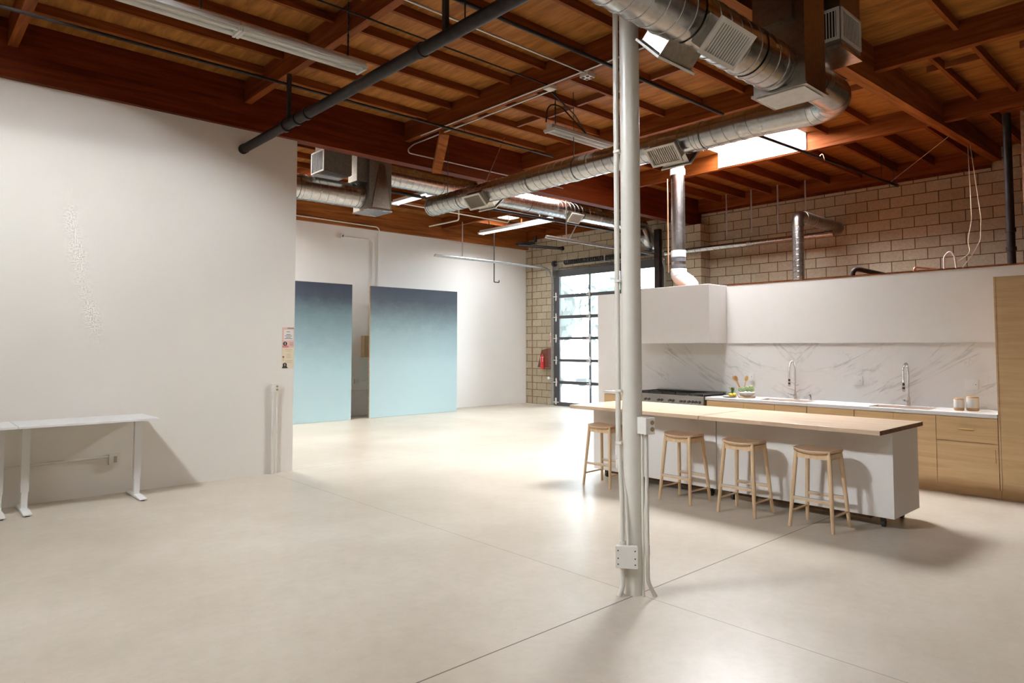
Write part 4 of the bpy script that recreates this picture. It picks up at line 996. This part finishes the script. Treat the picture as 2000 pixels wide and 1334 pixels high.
for a in (5.765, 5.83):
    for q in (5.015, 5.08): MB().cyl((a, q, 4.714), (a, q, 4.7195), .019, 14).build('receptacle', M['ink'], c45)
c46 = pipe('electrical_conduit', [(-3, 5.60, 4.775), (5.74, 5.60, 4.772)], .009, M['blackpipe'], 'thin dark conduit ending at the plain square box', 'conduit')
MB().box(5.71, 5.83, 5.56, 5.67, 4.735, 4.778).build('junction_box', M['creamwhite'], c46)
pipe('sprinkler_branch', [(-3, 4.62, 4.68), (8.0, 4.62, 4.70)], .021, M['blackpipe'], 'thin dark sprinkler pipe crossing behind the column top', 'pipe', extra=lambda t: [MB().cyl((5.9, 4.62, 4.64), (5.9, 4.62, 4.76), .04, 14).build('tee_fitting', M['black'], t)])
pipe('sprinkler_branch', [(8.3, 4.62, 4.60), (13.54, 4.33, 4.60)], .022, M['blackpipe'], 'dark sprinkler pipe crossing the bright skylight towards the block wall', 'pipe', extra=lambda t: [MB().tube(fillet([(10.7, 4.53, 4.62), (10.7, 4.47, 4.68), (10.7, 4.44, 4.56)], .02), .006, 6).build('sprinkler_head', M['copper'], t), MB().cyl((13.5, 4.33, 4.60), (13.57, 4.33, 4.60), .032, 14).build('end_cap', M['black'], t), MB().cyl((12.9, 4.37, 4.62), (12.9, 4.37, 5.069), .006, 6).build('hanger_rod', M['black'], t), MB().cyl((13.4, 4.34, 4.62), (13.4, 4.34, 5.069), .006, 6).build('hanger_rod', M['black'], t)])
pipe('electrical_conduit', [(5.70, 8.2, 4.76), (5.70, 3.0, 4.76)], .0095, M['conduit'], 'conduit clipped along the lower face of the purlin nearest the column top', 'conduit')
pipe('electrical_conduit', [(9.2, 8.62, 4.60), (5.70, 8.62, 4.60), (5.84, 8.6, 4.745), (5.835, 5.68, 4.755)], .0105, M['conduit'], 'bright conduit running from the square box along the purlin, then the big beam', 'conduit', .06)
pipe('rod_brace', [(7.13, 7.95, 4.97), (6.58, 7.80, 4.08)], .008, M['rust'], 'slanting rusty rod between the roof and the long duct', 'rod')
pipe('electrical_conduit', [(7.6, 12.0, 4.65), (10.9, 12.0, 4.62), (10.9, 12.0, 4.779)], .012, M['creamwhite'], 'straight white conduit under the far bay joists, left of the lit strip light', 'conduit')
pipe('electrical_conduit', [(10.85, 10.9, 4.779), (10.85, 10.9, 4.56), (XB-.002, 10.9, 4.56)], .012, M['creamwhite'], 'white conduit running under the far duct to the block wall', 'conduit')
pipe('sprinkler_branch', [(6.3, 10.2, 4.38), (12.9, 10.2, 4.40)], .03, M['blackpipe'], 'black pipe running close under the far bay duct', 'pipe')
pipe('sprinkler_branch', [(9.74, 12.46, 4.97), (9.74, 12.46, 4.60), (9.72, 13.6, 4.60)], .018, M['creamwhite'], 'white bent pipe under the far bay joists', 'pipe')
pipe('gas_pipe', [(12.09, 13.9, 5.069), (12.09, 13.9, 3.40), (12.27, 13.9, 3.40), (12.27, 13.9, 3.46)], .014, M['black'], 'thin black pipe dropping and hooking in front of the far white wall', 'pipe', .02)
def dk(t):
    MB().box(13.40, 13.46, 13.63, 13.69, 4.60, 4.785).build('hanger_bar', M['black'], t)
    MB().cyl((13.72, 12.93, 4.37), (13.72, 12.87, 4.37), .06, 18).build('end_cap', M['black'], t)
pipe('sprinkler_main', [(13.42, 13.66, 4.58), (12.75, 14.2, 4.53), (13.72, 12.9, 4.37)], .042, M['blackpipe'], 'bent dark iron pipe in the far corner above the door track', 'pipe', .06, 16, dk)
def rp(t):
    for z in (3.2, 2.95): MB().cyl((11.0, 2.15, z-.025), (11.0, 2.15, z+.025), .062, 18).build('coupling', M['blackpipe'], t)
    MB().tube(fillet([(11.0, 2.15, 2.66), (10.9, 2.35, 2.62)], .03), .045, 14).build('elbow', M['blackpipe'], t)
pipe('drain_stack', [(11.0, 2.15, 2.56), (11.0, 2.15, 4.779)], .05, M['blackpipe'], 'fat black iron pipe rising above the right end of the partition', 'pipe', .1, 20, rp)
pipe('drain_stack', [(11.0, 1.96, 2.56), (11.0, 1.96, 4.779)], .04, M['rust'], 'rust-brown pipe beside the fat black one at the right edge', 'pipe', .1, 18)
pipe('vent_stub', [(10.0, 3.80, 2.56), (10.0, 3.80, 2.76), (10.35, 3.38, 2.62)], .035, M['blackpipe'], 'short bent black pipe lying on top of the partition', 'pipe', .07, 14)
pipe('water_line', [(10.0, 3.02, 2.56), (10.0, 3.02, 2.70), (10.2, 2.80, 2.67)], .012, M['copper'], 'thin copper pipe bent over on top of the partition', 'pipe', .03)
pipe('water_line', [(10.0, 2.67, 2.56), (10.0, 2.67, 2.80), (9.99, 2.60, 2.885), (10.0, 2.55, 2.80), (10.0, 2.53, 2.56)], .011, M['ceramic'], 'white plastic tube arching over the partition top', 'pipe', .06)
b = MB(); b.tube(fillet([(12.74, 3.02, 5.068), (10.3, 2.42, 3.3), (10.2, 2.45, 3.0), (10.2, 2.42, 2.85), (10.0, 2.53, 2.72)], .2, 6), .0055, 6)
b.tube(fillet([(12.74, 3.0, 5.068), (10.3, 2.32, 3.3), (10.2, 2.31, 3.0), (10.2, 2.40, 2.83), (10.0, 2.50, 2.60)], .15, 6), .0055, 6)
tag(b.build('hanging_cord', M['cordw']), 'two cream cords hanging from the roof over the right end of the partition', 'cord')
tag(MB().cyl((10.4, 4.4, 2.9), (12.9, 3.1, 4.9), .004, 5).build('hanging_cord', M['cordw']) if False else MB().tube([(13.6, 4.45, 4.70), (11.6, 2.97, 4.80)], .004, 5).build('guy_wire', M['cordw']), 'thin tan wire stretched across the joists at the upper right', 'wire')
# bottles and tubing stored on top
for i, (x, y, m, ln, lab) in enumerate([(10.2, 2.98, 'clearplastic', .30, 'white plastic tube left of the copper pipe on the partition'), (10.2, 2.66, 'clearplastic', .26, 'white plastic tube in the middle of the row on the partition'), (10.22, 2.34, 'clearplastic', .26, 'white plastic tube nearest the green-capped end')]):
    t = thing('plastic_tube', lab, 'tube', (x, y, 2.56), 0, 'plastic tubes lying on the partition')
    MB().cyl((x, y+ln/2, 2.595), (x, y-ln/2, 2.595), .034, 16).build('tube_body', M[m], t); MB().cyl((x, y+ln/2-.0, 2.595), (x, y+ln/2+.04, 2.595), .036, 16).build('purple_band', M['purple'], t)
tag(MB().lathe((10.3, 2.12, 2.561), [(.08, 0), (.07, .03), (.02, .05), (0, .052)], 18).build('green_cap', M['green']), 'small green plastic cap at the right end of the tubes', 'cap')
tag(MB().ball((10.3, 3.35, 2.60), .14, .8, 1.3, .28, 16).build('plastic_sheet', M['clearplastic']), 'crumpled white sheet behind the bent black pipe', 'sheet')
tag(MB().obox((10.1, 4.75, 2.60), (0,1,-.35), (1,0,0), (0,.35,1), .09, .02, .006).build('wood_offcut', M['creamwhite']), 'small white offcut leaning beside the vent pipe foot', 'offcut')

# fire extinguisher corner
t = thing('extinguisher_bag', 'red and brown bag with a fire extinguisher hanging beside the overhead door', 'fire extinguisher', (13.85, 13.68, 1.05))
b = MB(); b.prism([(13.50, 1.06), (13.95-.01, 1.06), (13.78, 1.55), (13.52, 1.60)], 'x', 13.78, 13.945); b.build('bag', plain('brown_red_bag', (.13,.035,.018), .6, var=.3, scale=20), t)
MB().lathe((13.74, 13.70, 1.02), [(.05, 0), (.055, .03), (.055, .30), (.03, .38), (.015, .42)], 18).build('cylinder', M['red'], t)
MB().box(13.935, 13.949, 13.49, 13.76, 1.45, 1.62).build('backing_board', M['tanboard'], t)
MB().box(13.70, 13.75, 13.655, 13.745, 1.22, 1.36).build('label_plate', M['paperwhite'], t)
t = thing('arrow_sign', 'narrow red and white sign with a down arrow beside the door track', 'sign', (13.94, 13.57, 1.72))
MB().box(13.940, 13.949, 13.525, 13.595, 1.72, 2.06).build('sign_plate', M['redwhite'], t)
b = MB(); b.box(13.936, 13.9395, 13.552, 13.568, 1.79, 1.93); b.prism([(13.535, 1.80), (13.585, 1.80), (13.56, 1.745)], 'x', 13.936, 13.9395); b.build('arrow', M['paperwhite'], t)
b = MB(); b.box(13.936, 13.9395, 13.535, 13.585, 1.955, 2.045); b.build('white_panel', M['paperwhite'], t)

# ------------------------------------------------------------------ outside
ex = {}
M['hedge'] = plain('hedge_leaves', (.085,.12,.095), .8, var=.4, scale=20)
for i, (x, y, z, r) in enumerate([(27, 26.5, 3.6, 2.0), (27, 21.8, 3.4, 1.9), (28, 31.5, 3.6, 2.3)]):
    b = MB(); rnd = random.Random(i)
    for k in range(260):
        a = rnd.uniform(0, 2*PI); e = rnd.uniform(-1, 1); n = Vector((math.cos(a)*math.sqrt(1-e*e), math.sin(a)*math.sqrt(1-e*e), e)); q = Vector((x,y,z)) + n*r*rnd.uniform(.7, 1)
        u = n.cross(Vector((rnd.random(), rnd.random(), 1))).normalized(); b.obox(q, u, n.cross(u), n, .28, .22, .03)
    t = thing('street_tree', ['pale tree outside the door, straight beyond the glass','pale tree outside, seen towards the right of the glass','pale tree outside, furthest left'][i], 'tree', (x, y, 0), 0, 'trees outside the door')
    b.build('crown', M['hedge'], t); MB().cyl((x, y, -.02), (x, y, z-r*.5), .14, 10, .1).build('trunk', M['spoon'], t)
tag(MB().box(23.9, 24.1, 20.9, 21.2, -.02, 3.3).build('gate_post', plain('pink_post', (.5,.3,.24), .7)), 'pinkish post outside the overhead door', 'post')
b = MB()
for k in range(24): b.box(24.9, 24.95, 17+k*.5, 17.12+k*.5, -.02, 1.7)
b.box(24.95, 25.0, 17, 29, 1.45, 1.55); tag(b.build('picket_fence', M['conduit']), 'pale fence outside beyond the glass door', 'fence')
cr = thing('parked_car', 'grey car parked outside, seen through the lower panes', 'car', (21, 20.5, 0))
b = MB(); b.prism([(18.6,.35),(22.9,.35),(23,.8),(22.2,.95),(21.5,1.4),(19.8,1.42),(19.0,.98),(18.55,.85)], 'x', 20.2, 21.9); b.build('body', plain('car_paint', (.35,.38,.40), .3), cr, bevel=.05)
for y in (19.4, 22.1):
    for x in (20.15, 21.75): MB().cyl((x, y, .31), (x+.2, y, .31), .33, 20).build('wheel', M['rubber'], cr)

# ------------------------------------------------------------------ light
w = bpy.data.worlds.new('sky'); SC.world = w; w.use_nodes = True; nt = w.node_tree
bg = nt.nodes['Background']; tc = N(nt, 'ShaderNodeTexCoord'); sx = N(nt, 'ShaderNodeSeparateXYZ'); nt.links.new(tc.outputs['Generated'], sx.inputs['Vector'])
rp = ramp(nt, [(0, (.80,.90,1)), (.5, (.86,.94,1)), (1, (.74,.87,1))]); nt.links.new(sx.outputs['Z'], rp.inputs['Fac']); nt.links.new(rp.outputs['Color'], bg.inputs['Color'])
bg.inputs['Strength'].default_value = 20.0
pt = bpy.data.lights.new('door_portal', 'AREA'); pt.shape = 'RECTANGLE'; pt.size = 3.6; pt.size_y = 3.7; pt.cycles.is_portal = True
po = bpy.data.objects.new('door_portal', pt); COL.objects.link(po); po.location = (14.3, 11.54, 1.9); po.rotation_euler = (0, R(90), 0)

SC.view_settings.view_transform = 'Standard'; SC.view_settings.look = 'None'; SC.view_settings.gamma = 1; SC.view_settings.use_curve_mapping = False
SC.view_settings.exposure = 0.07
cy = SC.cycles
cy.use_denoising = True; cy.max_bounces = 10; cy.diffuse_bounces = 6; cy.glossy_bounces = 4; cy.transparent_max_bounces = 12
cy.sample_clamp_indirect = 6; cy.caustics_reflective = False; cy.caustics_refractive = False
